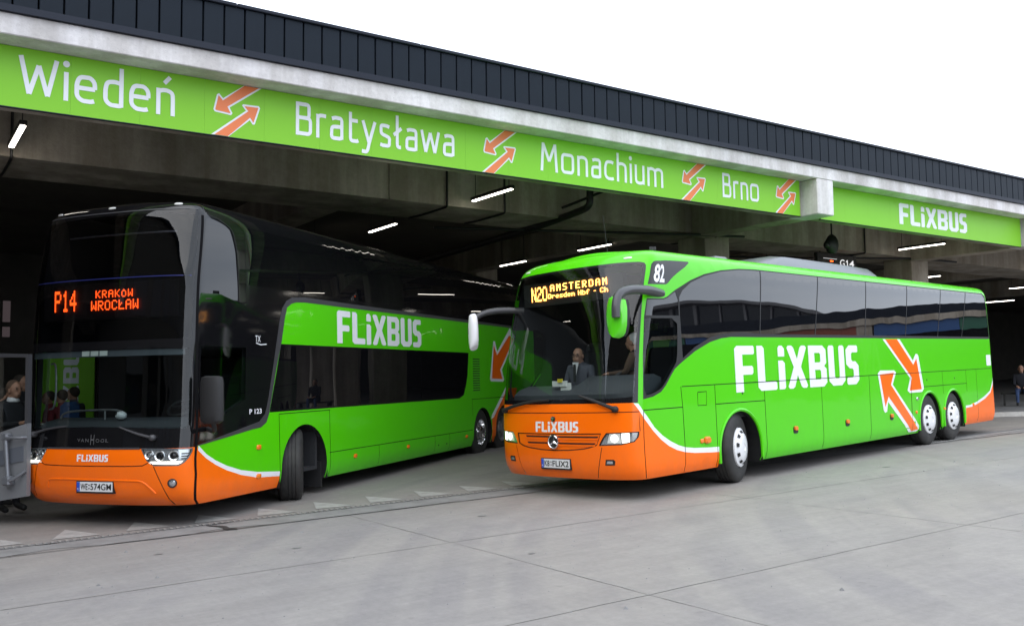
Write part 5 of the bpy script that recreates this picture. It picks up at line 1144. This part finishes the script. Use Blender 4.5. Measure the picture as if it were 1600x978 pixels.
for i in range(28):
    x0 = F0 + i*2.78; mb.box((x0 + .004, 11.925, 6.752), (x0 + 2.776, 12.55, 6.80), 0, .008)
mb.obj('coping', ['flash'], st)['kind'] = 'stuff'
sbox('fascia_beam', (F0, 11.985, 5.845), (F1, 12.72, 6.104), 'conc', .012)
sbox('sign_wall', (F0, 12.42, 5.12), (F1, 12.70, 5.843), 'beam')
for i, f in enumerate((-10.3, 15.93, 24.93, 33.9, 42.9)):
    sbox('pillar_head', (f, 11.99, 5.10), (f + .53, 12.72, 5.842), 'conc', .015)
    sbox('cross_beam', (f, 12.722, 5.102), (f + .53, 15.598, 6.096), 'beam', .01)
    sbox('cross_beam', (f, 17.202, 5.35), (f + .53, 33.9, 6.096), 'beam', .01)
sbox('cross_beam', (7.2, 17.203, 5.35), (7.9, 33.9, 6.095), 'beam', .01)
# the deep downstand beam, cast in lifts with open formwork joints
x = F0
for L in [7.3, 7.9, 8.1, 8.6, 8.2, 9.1, 9.0, 9.0, 10.7]:
    sbox('downstand_beam', (x + .006, 15.6, 5.2), (x + L - .006, 17.2, 6.098), 'beam', .012); x += L
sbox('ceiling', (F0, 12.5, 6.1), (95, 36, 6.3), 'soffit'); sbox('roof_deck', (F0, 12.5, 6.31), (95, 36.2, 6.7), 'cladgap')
for f in (-10.4, 16.4, 25.0, 34, 43): sbox('column', (f, 15.62, -1), (f + .85, 16.55, 5.198), 'beam', .02)
for f in (-10.4, -1, 16.4, 25.0, 34, 43): sbox('column', (f, 26, -1), (f + .85, 26.8, 6.09), 'beam', .02)
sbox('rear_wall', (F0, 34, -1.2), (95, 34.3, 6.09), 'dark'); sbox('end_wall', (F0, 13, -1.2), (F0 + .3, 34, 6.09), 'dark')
# windows in the rear wall, far left
w = empty_child('window', st); w.location = (2.95, 33.93, 3.35); w.scale = (.85, 1, .78)
mb = MB(); mb.box((0, 0, 0), (.62, .05, 1.5)); mb.obj('pane', ['litwin'], w)
mb = MB()
for a, b in (((-.05, -.04, -.06), (.67, .0, 0)), ((-.05, -.04, 1.5), (.67, .0, 1.56)), ((-.05, -.04, 0), (0, 0, 1.5)), ((.62, -.04, 0), (.67, 0, 1.5)), ((.25, -.03, 0), (.36, 0, 1.5)), ((0, -.03, .42), (.62, 0, .62))): mb.box(a, b)
mb.obj('frame', ['dark'], w)

# ------------------------------------------------------------------ banners
def banner(name, label, x0, x1):
    o = empty(name, MB_BUILD @ Matrix.Translation((x0, 12.37, 5.095)), label, 'banner', 'green banners along the station front')
    mb = MB(); n = max(2, int((x1-x0)/.8)); xs = np.linspace(0, x1-x0, n + 1)
    for a, b in zip(xs[:-1], xs[1:]): mb.box((a, 0, 0), (b - .0015, .045, .745))
    mb.obj('banner_sheet', ['sign'], o)
    mb = MB(); mb.box((-.015, -.004, -.012), (x1-x0 + .015, .046, -.001)); mb.obj('bottom_rail', ['flash'], o)
    return o
def put(parent, x0, V, F, m, name, d=-.004):
    vs = [(x - x0, -.004 - d[i] if isinstance(d, list) else d, z - 5.095) for i, (x, z) in enumerate(V)]; fs = []
    for f in F:
        a, b, c = (np.array(vs[f[i]]) for i in range(3)); fs.append(f if np.cross(b-a, c-a)[1] < 0 else tuple(f)[::-1])
    return mesh_obj(name, vs, fs, [m], parent)
B1 = banner('destination_banner', 'long green banner with white city names from Wiedeń to Brno and orange arrows', -8.0, 15.84); BX = -8.0
for s, a, b, z0, z1, sx in (('Wiedeń', 1.28, 3.12, 5.258, 5.80, 1), ('Bratysława', 4.79, 7.41, 5.11, 5.80, 1), ('Monachium', 9.10, 11.92, 5.262, 5.80, 1), ('Brno', 13.51, 14.56, 5.255, 5.745, 1)):
    V, F, DD = stroke_tris(s); lo, hi = V.min(0), V.max(0); V = np.stack([a + (V[:, 0]-lo[0])/(hi[0]-lo[0])*(b-a), 5.262 + V[:, 1]*.482], 1); put(B1, BX, V, F, 'signwhite', 'lettering', DD)
for k, off in enumerate((-4.33, 0, 4.45, 7.12)):
    L = [(8.37, 5.838), (8.62, 5.838), (8.175, 5.50), (8.215, 5.425), (8.195, 5.395), (7.975, 5.415), (7.955, 5.445), (8.0, 5.655), (8.03, 5.675), (8.085, 5.615)]
    R = [(7.93, 5.098), (8.165, 5.098), (8.455, 5.365), (8.495, 5.31), (8.525, 5.315), (8.60, 5.555), (8.58, 5.582), (8.36, 5.575), (8.345, 5.555), (8.40, 5.49)]
    for P in (L, R):
        Q = [(x + off, z) for x, z in P]
        for poly, m, d in ((Q, 'signwhite', -.004), (None, 'signarrow', -.0065)):
            if poly is None:
                poly = inset(Q, .024)
                e = 5.836 if P is L else 5.1      # the shaft runs off the sheet's edge
                poly = [(x, e if abs(z - (5.838 if P is L else 5.098)) < .035 else z) for x, z in poly]
            v, f = cdt([poly], d=9); c = v[f].mean(1); put(B1, BX, v, [tuple(t) for t in f[inside(poly, c)]], m, 'arrow', d)
B2 = banner('operator_banner', 'short green banner with the white operator name at the right end', 16.52, 24.85)
V, F = logo_tris(); V = np.stack([19.38 + V[:, 0]/LOGO_W*2.86, 5.24 + V[:, 1]*.49], 1); put(B2, 16.52, V, F, 'signwhite', 'lettering')
banner('destination_banner', 'green banner on the bay beyond the right pillar', 25.5, 33.8)
# ------------------------------------------------------------------ tube lights
def place(o, x, y, z, rz=0): o.matrix_world = MB_BUILD @ Matrix.Translation((x, y, z)) @ Matrix.Rotation(rz, 4, 'Z')
proto = None
spots = [(1.53, 14.0), (9.65, 14.0), (16.2, 13.95), (23.8, 13.85), (31.5, 13.9), (9.55, 18.5), (15.9, 18.5), (23.6, 18.5), (31.4, 18.5), (15.9, 22.4), (23.6, 22.6), (31.4, 22.5), (9.5, 23.0), (38.8, 18.5), (45.1, 22.9), (38.8, 14)]
LBL = ['lit tube light above the double-deck coach nose, under Wiedeń', 'lit tube light on a rod in front of the concrete beam, under Bratysława', 'lit tube light below the second half of Monachium', 'lit tube light just below the operator name banner', 'lit tube light at the right edge beyond the single-deck coach tail', 'lit tube light over the double-deck coach roof, behind the concrete beam', 'lit tube light by the roof aerial of the single-deck coach', 'lit tube light behind the black bay sign', 'small lit tube light beside the right column', 'lit tube light just above the destination sign corner of the single-deck coach', 'far lit tube light behind the single-deck roof unit', 'far lit tube light in the dark right of the column', 'far lit tube light behind the double-deck coach roof', 'very small lit tube light in the dark at the right edge', 'faintest farthest tube light right of the single-deck coach', 'lit tube light under the canopy past the right edge', 'lit tube light behind the double-deck coach nose', 'lit tube light beyond the open coach door']
for i, (f, d) in enumerate(spots):
    if proto is None:
        proto = empty('tube_light', Matrix.Identity(4)); t = proto
        mb = MB(); mb.box((-.05, 0, .02), (.05, 1.42, .085), 0, .008); mb.obj('casing', ['pipe'], t)
        mb = MB(); mb.box((-.035, .03, 0), (.035, 1.39, .019), 0, .006); mb.obj('lit_tube', ['tube'], t)
        for y in (.12, 1.3): mb = MB(); mb.tube([(0, y, .08), (0, y, .80)], .007, n=5); mb.obj('hanger', ['pipe'], t)
    else:
        t = proto.copy(); COL.objects.link(t)
        for ch in proto.children: c = ch.copy(); COL.objects.link(c); c.parent = t
    place(t, f, d, 5.29); tag(t, LBL[i], 'tube light', 'tube lights under the canopy')
# ------------------------------------------------------------------ pipes and conduits
def conduit(name, label, cat, pts, r, n=8, smooth=2, group=None):
    mb = MB(); mb.tube(smooth_poly3(pts, smooth) if smooth else pts, r, n=n)
    o = mb.obj(name, ['pipe'], None, True, MB_BUILD); return tag(o, label, cat, group)
for f, lab in ((9.15, 'thin black conduit bent down the concrete beam left of the hanging tube'), (10.52, 'thin black conduit down the concrete beam just right of the hanging tube'), (22.68, 'thin black conduit on the beam below the operator banner'), (1.55, 'thin black conduit down the beam behind the leftmost tube light'), (16.75, 'thin black conduit over the beam by the pillar head')):
    conduit('conduit', lab, 'conduit', [(f + .55, 13.6, 6.02), (f, 15.55, 5.98), (f, 15.56, 5.9), (f, 15.56, 5.25), (f, 15.56, 5.17), (f, 15.7, 5.165), (f, 17.1, 5.165), (f, 17.3, 5.3), (f, 17.4, 5.9)], .022, group='conduits on the ceiling')
conduit('drain_pipe', 'thick black drain pipe turning inward under the word Monachium', 'pipe', [(12.0, 14.6, 6.08), (12.0, 14.6, 5.5), (12.0, 14.62, 5.32), (12.0, 14.85, 5.25), (12.0, 17, 5.1), (11.7, 27, 4.75)], .075, n=12)
conduit('cable_tray', 'thin black cable tray above the thick drain pipe', 'cable tray', [(12.05, 14.2, 5.55), (12.05, 15.4, 5.45), (12.05, 17, 5.34)], .03, smooth=0)
conduit('sprinkler_pipe', 'long thin black pipe slung below the beam towards the pillar', 'pipe', [(10.0, 17.6, 5.12), (16.0, 15.3, 5.12), (17.2, 15.1, 5.14)], .03, smooth=0)
conduit('sprinkler_pipe', 'long thin black pipe under the right part of the ceiling', 'pipe', [(20.0, 18.2, 5.2), (25.2, 15.5, 5.17), (27, 15.4, 5.17)], .03, smooth=0)
# hanging camera/loudspeaker on a pipe
ls = empty('loudspeaker', MB_BUILD @ Matrix.Translation((19.08, 14.0, 4.72)), 'black rounded loudspeaker hanging over the single-deck coach roof', 'loudspeaker')
mb = MB(); rr = []
for z, w in ((.0, .10), (.06, .17), (.2, .2), (.32, .19), (.42, .12), (.47, .05)): rr.append([(w*math.cos(a), .13*math.sin(a)*w/.2, z) for a in [2*math.pi*k/14 for k in range(14)]])
mb.loft(rr); mb.obj('casing', ['pipe'], ls, True)
mb = MB(); mb.tube([(0, 0, .45), (0, 0, 1.38)], .02); mb.obj('drop_rod', ['pipe'], ls); mb = MB(); mb.ell((-.2, 0, .2), (.08, .08, .1)); mb.obj('side_horn', ['pipe'], ls, True)
gs = empty('gate_sign', MB_BUILD @ Matrix.Translation((21.15, 16.0, 4.35)), 'black hanging bay sign reading G14 behind the roof unit', 'bay sign')
mb = MB(); mb.box((0, 0, 0), (1.75, .12, .80), 0, .01); mb.obj('sign_box', ['pipe'], gs)
V, F = text_tris('G', bold=.01); V = fit(V, .98, 1.19, .46, .66); V2, F2 = text_tris('4', bold=.01); V2 = fit(V2, 1.40, 1.62, .465, .655); one = np.array([(1.24, .60), (1.26, .585), (1.295, .61), (1.295, .465), (1.335, .465), (1.335, .655), (1.30, .655)]); F = F + [tuple(i + len(V) for i in f) for f in F2] + [(len(V) + len(V2) + a, len(V) + len(V2) + b, len(V) + len(V2) + c_) for a, b, c_ in ((0, 1, 2), (0, 2, 6), (2, 5, 6), (2, 3, 4), (2, 4, 5))]; V = np.concatenate([V, V2, one]); mesh_obj('lettering', [(x, -.006, z) for x, z in V], F, [emis('lit_white', (1, 1, 1), .9)], gs)
mb = MB(); mb.box((.25, -.005, .645), (.85, -.001, .66)); mb.box((.55, -.005, .575), (.68, -.001, .60), 1); mb.obj('display_row', [emis('lit_white_row', (1, 1, 1), .6), 'led'], gs)
for x in (.2, 1.55): mb = MB(); mb.tube([(x, .06, .79), (x, .06, 1.74)], .015, n=6); mb.obj('hanger', ['pipe'], gs)
# ------------------------------------------------------------------ inside the station: banner seen through the coach
pb = empty('standing_banner', MB_BUILD @ Matrix.Translation((2.35, 18.95, .02)) @ Matrix.Rotation(-.45, 4, 'Z'), 'tall dark green banner with sideways white lettering behind the double-deck coach windscreen', 'banner')
mb = MB(); mb.box((0, 0, .0), (1.05, .04, 2.75)); mb.obj('banner_sheet', ['sign'], pb)
V, F = logo_tris(); V = np.stack([.78 - V[:, 1]*.27, .66 + V[:, 0]/LOGO_W*2.0], 1); mesh_obj('lettering', [(x, -.006, z) for x, z in V], F, ['signwhite'], pb)

# ================================================================== opposite wing and hall (mirrored in the coach windows)
wg = empty('station_wing', MB_BUILD, 'second station canopy across the apron with blue, red and green banners', 'bus station')
wb = lambda n, a, b, m: sbox(n, a, b, m, 0, wg)
wb('parapet', (54.5, -60, 6.15), (55.1, 12.0, 6.85), 'clad'); wb('fascia_beam', (54.45, -60, 5.75), (55.2, 12.0, 6.148), 'beam')
for i, (a, b, m) in enumerate(((9.9, 5.8, 'wsign3'), (5.75, .9, 'wsign1'), (.2, -5.5, 'wsign2'), (-6.2, -11, 'wsign1'), (-11.1, -17, 'wsign3'), (-17.6, -28, 'sign'), (-28.4, -45, 'wsign1'))):
    wb('banner_sheet', (54.6, b, 5.0), (54.66, a, 5.74), m)
for y in (.2, -5.9, -17.3, -28.2, -45.3): wb('pillar', (54.55, y, -2), (55.15, y + .55, 5.745), 'beam')
wb('ceiling', (55.2, -60, 6.0), (75, 12, 6.14), 'soffit'); wb('rear_wall', (72, -60, -2), (72.3, 34, 5.99), 'dark')
lw = empty('unseen_dark_block', MB_BUILD, 'unseen dark building added left of the apron to darken the coach reflections', 'building')  # added out of view, sized to keep sky out of the double-decker's front glass
sbox('wall', (-20, -24, -2), (-14, 11.92, 13), 'dark', 0, lw); sbox('roof', (-20.3, -24.3, 13.001), (-13.7, 12.2, 13.5), 'clad', 0, lw)
sbox('wall', (-20, 11.925, -2), (-14.02, 14, 6.09), 'dark', 0, lw)  # closes the gap where a sliver of sky would mirror in the windscreen
for y in np.arange(-23, 11, 3.2): sbox('window', (-13.99, y, 1.0), (-13.93, y + 2.2, 3.6), 'black_glass', 0, lw); sbox('window', (-13.99, y, 5.4), (-13.93, y + 2.2, 8.4), 'black_glass', 0, lw)
hall = empty('arched_hall', MB_BUILD, 'far glazed hall with a curved grey roof beyond the wing', 'hall')
mb = MB(); rr = []
for y in np.linspace(-7, -61, 24):
    t = (y + 34)/27; z = 2.5 + 12*math.sqrt(max(0, 1 - t*t)); rr.append([(104, y, z), (104, y, z + .45), (150, y, z + .45), (150, y, z)])
mb.loft(rr); mb.obj('roof', ['hallroof'], hall)
mb = MB()
for y in np.arange(-58, -9, 3.2):
    z = 2.4 + 11.9*math.sqrt(max(0, 1 - ((y + 34)/27)**2)); mb.box((105, y, -2), (105.4, y + .35, z))
mb.obj('mullion', ['hallroof'], hall)
mb = MB(); P = [(y, 2.3 + 11.9*math.sqrt(max(0, 1 - ((y + 34)/27)**2))) for y in np.linspace(-60.5, -7.5, 24)]
mb.prism([(-60.5, -3)] + P + [(-7.5, -3)], 105.6, 106, 0, 'yz'); mb.obj('glazing', [glass('hall_glazing', None, .6, base=(.02, .025, .03))], hall)

# ================================================================== people
def person(label, loc, face, pose='stand', top='suit', legs='suit', hair='hair', bald=False, h=1.78, arms=None, group='people at the station', lean=0.0, head_yaw=0.0, head_drop=0.0, extras=()):
    """one continuous skinned body; faces -y before turning; arms: (left hand, right hand) targets"""
    s = h/1.78; J = {}; E = []
    seat_z = .93 if pose == 'stand' else .50
    J['pelvis'] = (0, .02, seat_z); ly = -lean
    J['waist'] = (0, .01 + ly*.3, seat_z + .17); J['chest'] = (0, .02 + ly*.7, seat_z + .36); J['collar'] = (0, .02 + ly, seat_z + .50)
    hx, hy = math.sin(head_yaw), -math.cos(head_yaw)
    J['neck'] = (0, .0 + ly*1.05, seat_z + .565); J['skull'] = (hx*.03, ly*1.1 + hy*.02, seat_z + .655 - head_drop*.3); J['crown'] = (hx*.02, ly*1.1 + hy*.01 - head_drop, seat_z + .755 - head_drop*.6)
    J['chin'] = (hx*.075, ly*1.1 + hy*.075 - head_drop*.2, seat_z + .605 - head_drop)
    ch = [('pelvis', 'waist'), ('waist', 'chest'), ('chest', 'collar'), ('collar', 'neck'), ('neck', 'skull'), ('skull', 'crown'), ('skull', 'chin')]
    rad = {'pelvis': .15, 'waist': .135, 'chest': .155, 'collar': .10, 'neck': .055, 'skull': .083, 'crown': .075, 'chin': .045}
    for sd, nm in ((1, 'l'), (-1, 'r')):
        J[nm+'sh'] = (sd*.19, .03 + ly, seat_z + .47); hand = (arms or ((.27, -.03, seat_z - .08), (-.27, -.03, seat_z - .08)))[0 if sd == 1 else 1]
        shp = Vector(J[nm+'sh']); hd = Vector(hand); d = hd - shp; L = min(d.length, .555); mid = (shp + hd)/2; bend = math.sqrt(max(0, .285**2 - (L/2)**2)); el = mid + Vector((sd*.35, .55, -.75)).normalized()*bend
        J[nm+'el'] = tuple(el); J[nm+'wr'] = tuple(hd); fw = (hd - el).normalized()
        J[nm+'pa'] = tuple(hd + fw*.075)
        ch += [('chest', nm+'sh'), (nm+'sh', nm+'el'), (nm+'el', nm+'wr'), (nm+'wr', nm+'pa')]; rad.update({nm+'sh': .075, nm+'el': .047, nm+'wr': .031, nm+'pa': .033})
        sid = fw.cross(Vector((0, 0, 1))); sid = sid.normalized() if sid.length > .1 else Vector((0, 1, 0))
        for q in range(4):
            t = (q - 1.5)*.019; k = nm + 'f%d' % q; b = hd + fw*.115 + sid*t; J[k] = tuple(b + Vector((0, 0, -.006))); J[k+'t'] = tuple(b + fw*(.055 - .006*abs(q-1.4)) + Vector((0, 0, -.03)))
            ch += [(nm+'pa', k), (k, k+'t')]; rad[k] = .010; rad[k+'t'] = .008
        k = nm+'th'; J[k] = tuple(hd + fw*.07 + sid*(-.05*sd) + Vector((0, 0, -.01))); ch.append((nm+'wr', k)); rad[k] = .011
        if pose == 'stand':
            J[nm+'hip'] = (sd*.10, .02, .88); J[nm+'kn'] = (sd*.11, -.01, .49); J[nm+'an'] = (sd*.12, .03, .09); J[nm+'toe'] = (sd*.14, -.15, .035)
        else:
            J[nm+'hip'] = (sd*.11, -.02, seat_z - .02); J[nm+'kn'] = (sd*.13, -.44, seat_z + .02); J[nm+'an'] = (sd*.13, -.42, .09); J[nm+'toe'] = (sd*.14, -.60, .035)
        ch += [('pelvis', nm+'hip'), (nm+'hip', nm+'kn'), (nm+'kn', nm+'an'), (nm+'an', nm+'toe')]; rad.update({nm+'hip': .105, nm+'kn': .068, nm+'an': .047, nm+'toe': .04})
    names = list(J); idx = {n: i for i, n in enumerate(names)}
    me = bpy.data.meshes.new('tmp'); me.from_pydata([tuple(c*s for c in J[n]) for n in names], [(idx[a], idx[b]) for a, b in ch], [])
    o = bpy.data.objects.new('tmp', me); COL.objects.link(o); o.modifiers.new('k', 'SKIN'); sb = o.modifiers.new('s', 'SUBSURF'); sb.levels = 2; sb.render_levels = 2
    for i, n in enumerate(names):
        sv = me.skin_vertices[0].data[i]; sv.radius = (rad[n]*s,)*2; sv.use_root = (n == 'pelvis')
    dg = bpy.context.evaluated_depsgraph_get(); body = bpy.data.meshes.new_from_object(o.evaluated_get(dg)); bpy.data.objects.remove(o); bpy.data.meshes.remove(me)
    root = bpy.data.objects.new('person', body); COL.objects.link(root); body.name = 'person'; body.materials.clear()
    for k in ('skin', top, legs, 'blackm', 'shirt'): body.materials.append(M[k])
    segs = [(np.array(J[a])*s, np.array(J[b])*s, a, b) for a, b in ch]
    for p in body.polygons:
        c = np.array(p.center); best = None
        for a, b, na, nb in segs:
            t = np.clip((c-a) @ (b-a)/((b-a) @ (b-a)), 0, 1); dd = np.linalg.norm(c - a - t*(b-a)) - (rad[na]*(1-t) + rad[nb]*t)*s
            if best is None or dd < best[0]: best = (dd, nb, t)
        nb = best[1]
        p.material_index = 0 if nb in ('skull', 'crown', 'chin') or nb[1:] in ('pa', 'th') or nb[1:2] == 'f' or (nb == 'neck' and best[2] > .5) else 3 if nb[1:] == 'toe' else 2 if nb[1:] in ('hip', 'kn', 'an') else 4 if nb == 'neck' else 1
        p.use_smooth = True
    # face and hair ride on the head
    C = Vector(J['skull'])*s; f = Vector((hx, hy, -head_drop*2)).normalized(); sd = f.cross(Vector((0, 0, 1))).normalized(); up = sd.cross(f)
    R = Matrix((sd, -f, up)).transposed()
    hp = lambda x, y, z: tuple(C + sd*x*s - f*y*s + up*z*s)
    mb = MB(); mb.ell(hp(0, -.0, .045), (.078*s, .098*s, .105*s), rot=R, nu=16, nv=12); mb.ell(hp(0, -.045, -.025), (.052*s, .055*s, .055*s), rot=R); mb.ell(hp(0, -.1, .015), (.013*s, .018*s, .024*s), rot=R)
    for x in (-.08, .08): mb.ell(hp(x, .0, .02), (.012*s, .022*s, .033*s), rot=R)
    mb.obj('face', ['skin'], root, True)
    mb = MB()
    for x in (-.032, .032): mb.ell(hp(x, -.088, .045), (.012*s, .01*s, .007*s), rot=R, nu=8, nv=6); mb.ell(hp(x, -.088, .066), (.02*s, .012*s, .005*s), rot=R, nu=8, nv=6)
    mb.ell(hp(0, -.094, -.035), (.024*s, .01*s, .006*s), rot=R, nu=8, nv=6); mb.obj('eyes_and_mouth', ['hair'], root, True)
    mb = MB(); mb.ell(hp(0, .03, .055 if bald else .068), (.084*s, (.085 if bald else .1)*s, (.075 if bald else .102)*s), rot=R, nu=16, nv=10); mb.obj('hair', [hair], root, True)
    for e in extras: e(root, hp, s, J)
    root.matrix_world = Matrix.Translation(loc) @ Matrix.Rotation(face, 4, 'Z')
    root['label'] = label; root['category'] = 'person'
    if group: root['group'] = group
    return root
def glasses(root, hp, s, J):
    mb = MB()
    for x in (-.034, .034): mb.tube([hp(x + .026*math.cos(a), -.104, .043 + .018*math.sin(a)) for a in [2*math.pi*k/10 for k in range(11)]], .003, n=5)
    mb.obj('glasses', ['blackm'], root)
def tie(root, hp, s, J):
    c = np.array(J['chest']); k = np.array(J['collar']); mb = MB()
    mb.add([(-.055, k[1] - .12, k[2] + .03), (.055, k[1] - .12, k[2] + .03), (0.0, c[1] - .178, c[2] - .10)], [(0, 1, 2)]); mb.obj('shirt_front', ['shirt'], root)
    mb = MB(); mb.box((-.018, c[1] - .19, c[2] - .12), (.018, c[1] - .175, k[2] - .0)); mb.obj('necktie', ['tie'], root)
def collar(root, hp, s, J):
    k = Vector(J['neck'])*s; mb = MB(); mb.lathe([(.075, -.045), (.085, -.03), (.072, .02), (.065, .02)], k, (0, 0, 1), n=16); mb.obj('shirt_collar', ['shirt'], root, True)
def card(root, hp, s, J):
    w = Vector(J['lpa'])*s; mb = MB(); mb.box((w.x - .04, w.y - .17, w.z - .01), (w.x + .12, w.y + .0, w.z + .004)); mb.obj('paper', ['bright'], root)
def rucksack(m):
    def f(root, hp, s, J):
        mb = MB(); mb.box((-.16, .12, 1.0), (.16, .33, 1.45), 0, .07); mb.obj('rucksack', [m], root, True)
    return f
UA = lambda k, u, v, z: tuple((MA if k == 'A' else MBB) @ Vector((u, v, z)))
def yaw_of(k, du, dv):
    v = (MA if k == 'A' else MBB).to_3x3() @ Vector((du, dv, 0)); return math.atan2(v.x, -v.y)
sB = build_single(); sA = build_double()
# crew in the single-deck cab
person('balding man in grey jacket and dark tie sitting behind the windscreen', UA('B', 1.05, 1.64, .83), yaw_of('B', -1, -.15), 'sit', 'greysuit', 'suit', 'hair', True, 1.72, ((.2, -.35, .62), (-.2, -.33, .62)), 'crew in the single-deck cab', .10, .1, .06, (glasses, tie))
person('grey-haired driver seen in profile at the wheel of the single-deck coach', UA('B', 1.12, .66, .97), yaw_of('B', -.35, 1), 'sit', 'brown', 'suit', 'greyhair', False, 1.72, ((.05, -.42, .72), (-.22, -.30, .66)), 'crew in the single-deck cab', .05, 0, .02)
mb = MB(); rr = []
for z, a, b in ((0, .07, .05), (.05, .085, .06), (.13, .08, .05), (.19, .07, .03), (.215, .075, .012)): rr.append([(a*math.cos(t)*(1 + .1*math.sin(3*t)), b*math.sin(t), z) for t in [2*math.pi*k/12 for k in range(12)]])
mb.loft(rr); bag = mb.obj('crisp_bag', ['yellow'], None, True, MBB @ Matrix.Translation((.72, .17, 1.385))); tag(bag, 'small yellow bag on the cab side window ledge', 'bag')
mb = MB(); mb.box((.42, .10, 1.365), (1.05, .30, 1.384)); mb.obj('window_ledge', ['dash'], sB)
mb = MB(); mb.ell((0, 0, .05), (.065, .075, .055)); mb.ell((-.045, .03, .07), (.02, .022, .02), 1); orn = mb.obj('dashboard_toy', ['hub', 'blackm'], None, True, MA @ Matrix.Translation((.42, 1.20, 1.285))); tag(orn, 'round white toy with a black spot on the double-deck dashboard', 'toy')
# passengers by the open door and behind it
def at(px, dep, dz=0): x = (px - 800)/CAM_F*dep; return (x, dep, gz(x, dep) + dz)
person('fair-haired man in dark suit and white collar reading a paper by the open coach door', at(20, 12.75, .04), 1.15, 'stand', 'suit', 'suit', 'brown', False, 1.83, ((.12, -.36, 1.16), (-.14, -.36, 1.18)), extras=(collar, card), lean=.02, head_drop=.02)
person('tall dark-haired person in black behind the man with the white collar', at(33, 14.3, .10), 1.5, 'stand', 'suit', 'suit', 'hair', False, 1.86)
person('dark-haired person at the left edge beside the open coach door', at(4, 13.6, .02), 2.4, 'stand', 'brown', 'suit', 'hair', False, 1.74)
person('person with a blue rucksack seen through the double-deck windscreen', at(98, 15.4, .02), yaw_of('A', .2, 1), 'stand', 'redcloth', 'denim', 'hair', False, 1.68, extras=(rucksack('bluecloth'),))
person('person in maroon seen through the left of the double-deck windscreen', at(78, 15.8, .02), yaw_of('A', -.8, .6), 'stand', 'redcloth', 'suit', 'hair', False, 1.66)
person('person in grey seen through the windscreen beside the blue rucksack', at(116, 16.0, .02), yaw_of('A', -.2, 1), 'stand', 'greysuit', 'denim', 'hair', False, 1.72)
bx = at(1592, 30.1, .13)
person('person in dark jacket and jeans sitting at the far right edge', (bx[0], bx[1], bx[2]), -.5, 'sit', 'suit', 'denim', 'hair', False, 1.78, ((.12, -.4, .62), (-.12, -.4, .62)), lean=.12)
mb = MB(); mb.box((-.7, -.18, .36), (.7, .22, .42), 0, .01)
bn = empty('bench', Matrix.Translation((bx[0] + .15, bx[1] + .1, bx[2])) @ Matrix.Rotation(-.5, 4, 'Z'), 'dark bench under the seated person at the right edge', 'bench'); mb.obj('seat', ['pipe'], bn)
for x in (-.6, .6): mb = MB(); mb.box((x - .03, -.15, 0), (x + .03, .18, .36)); mb.obj('leg', ['pipe'], bn)
bpy.context.view_layer.update()
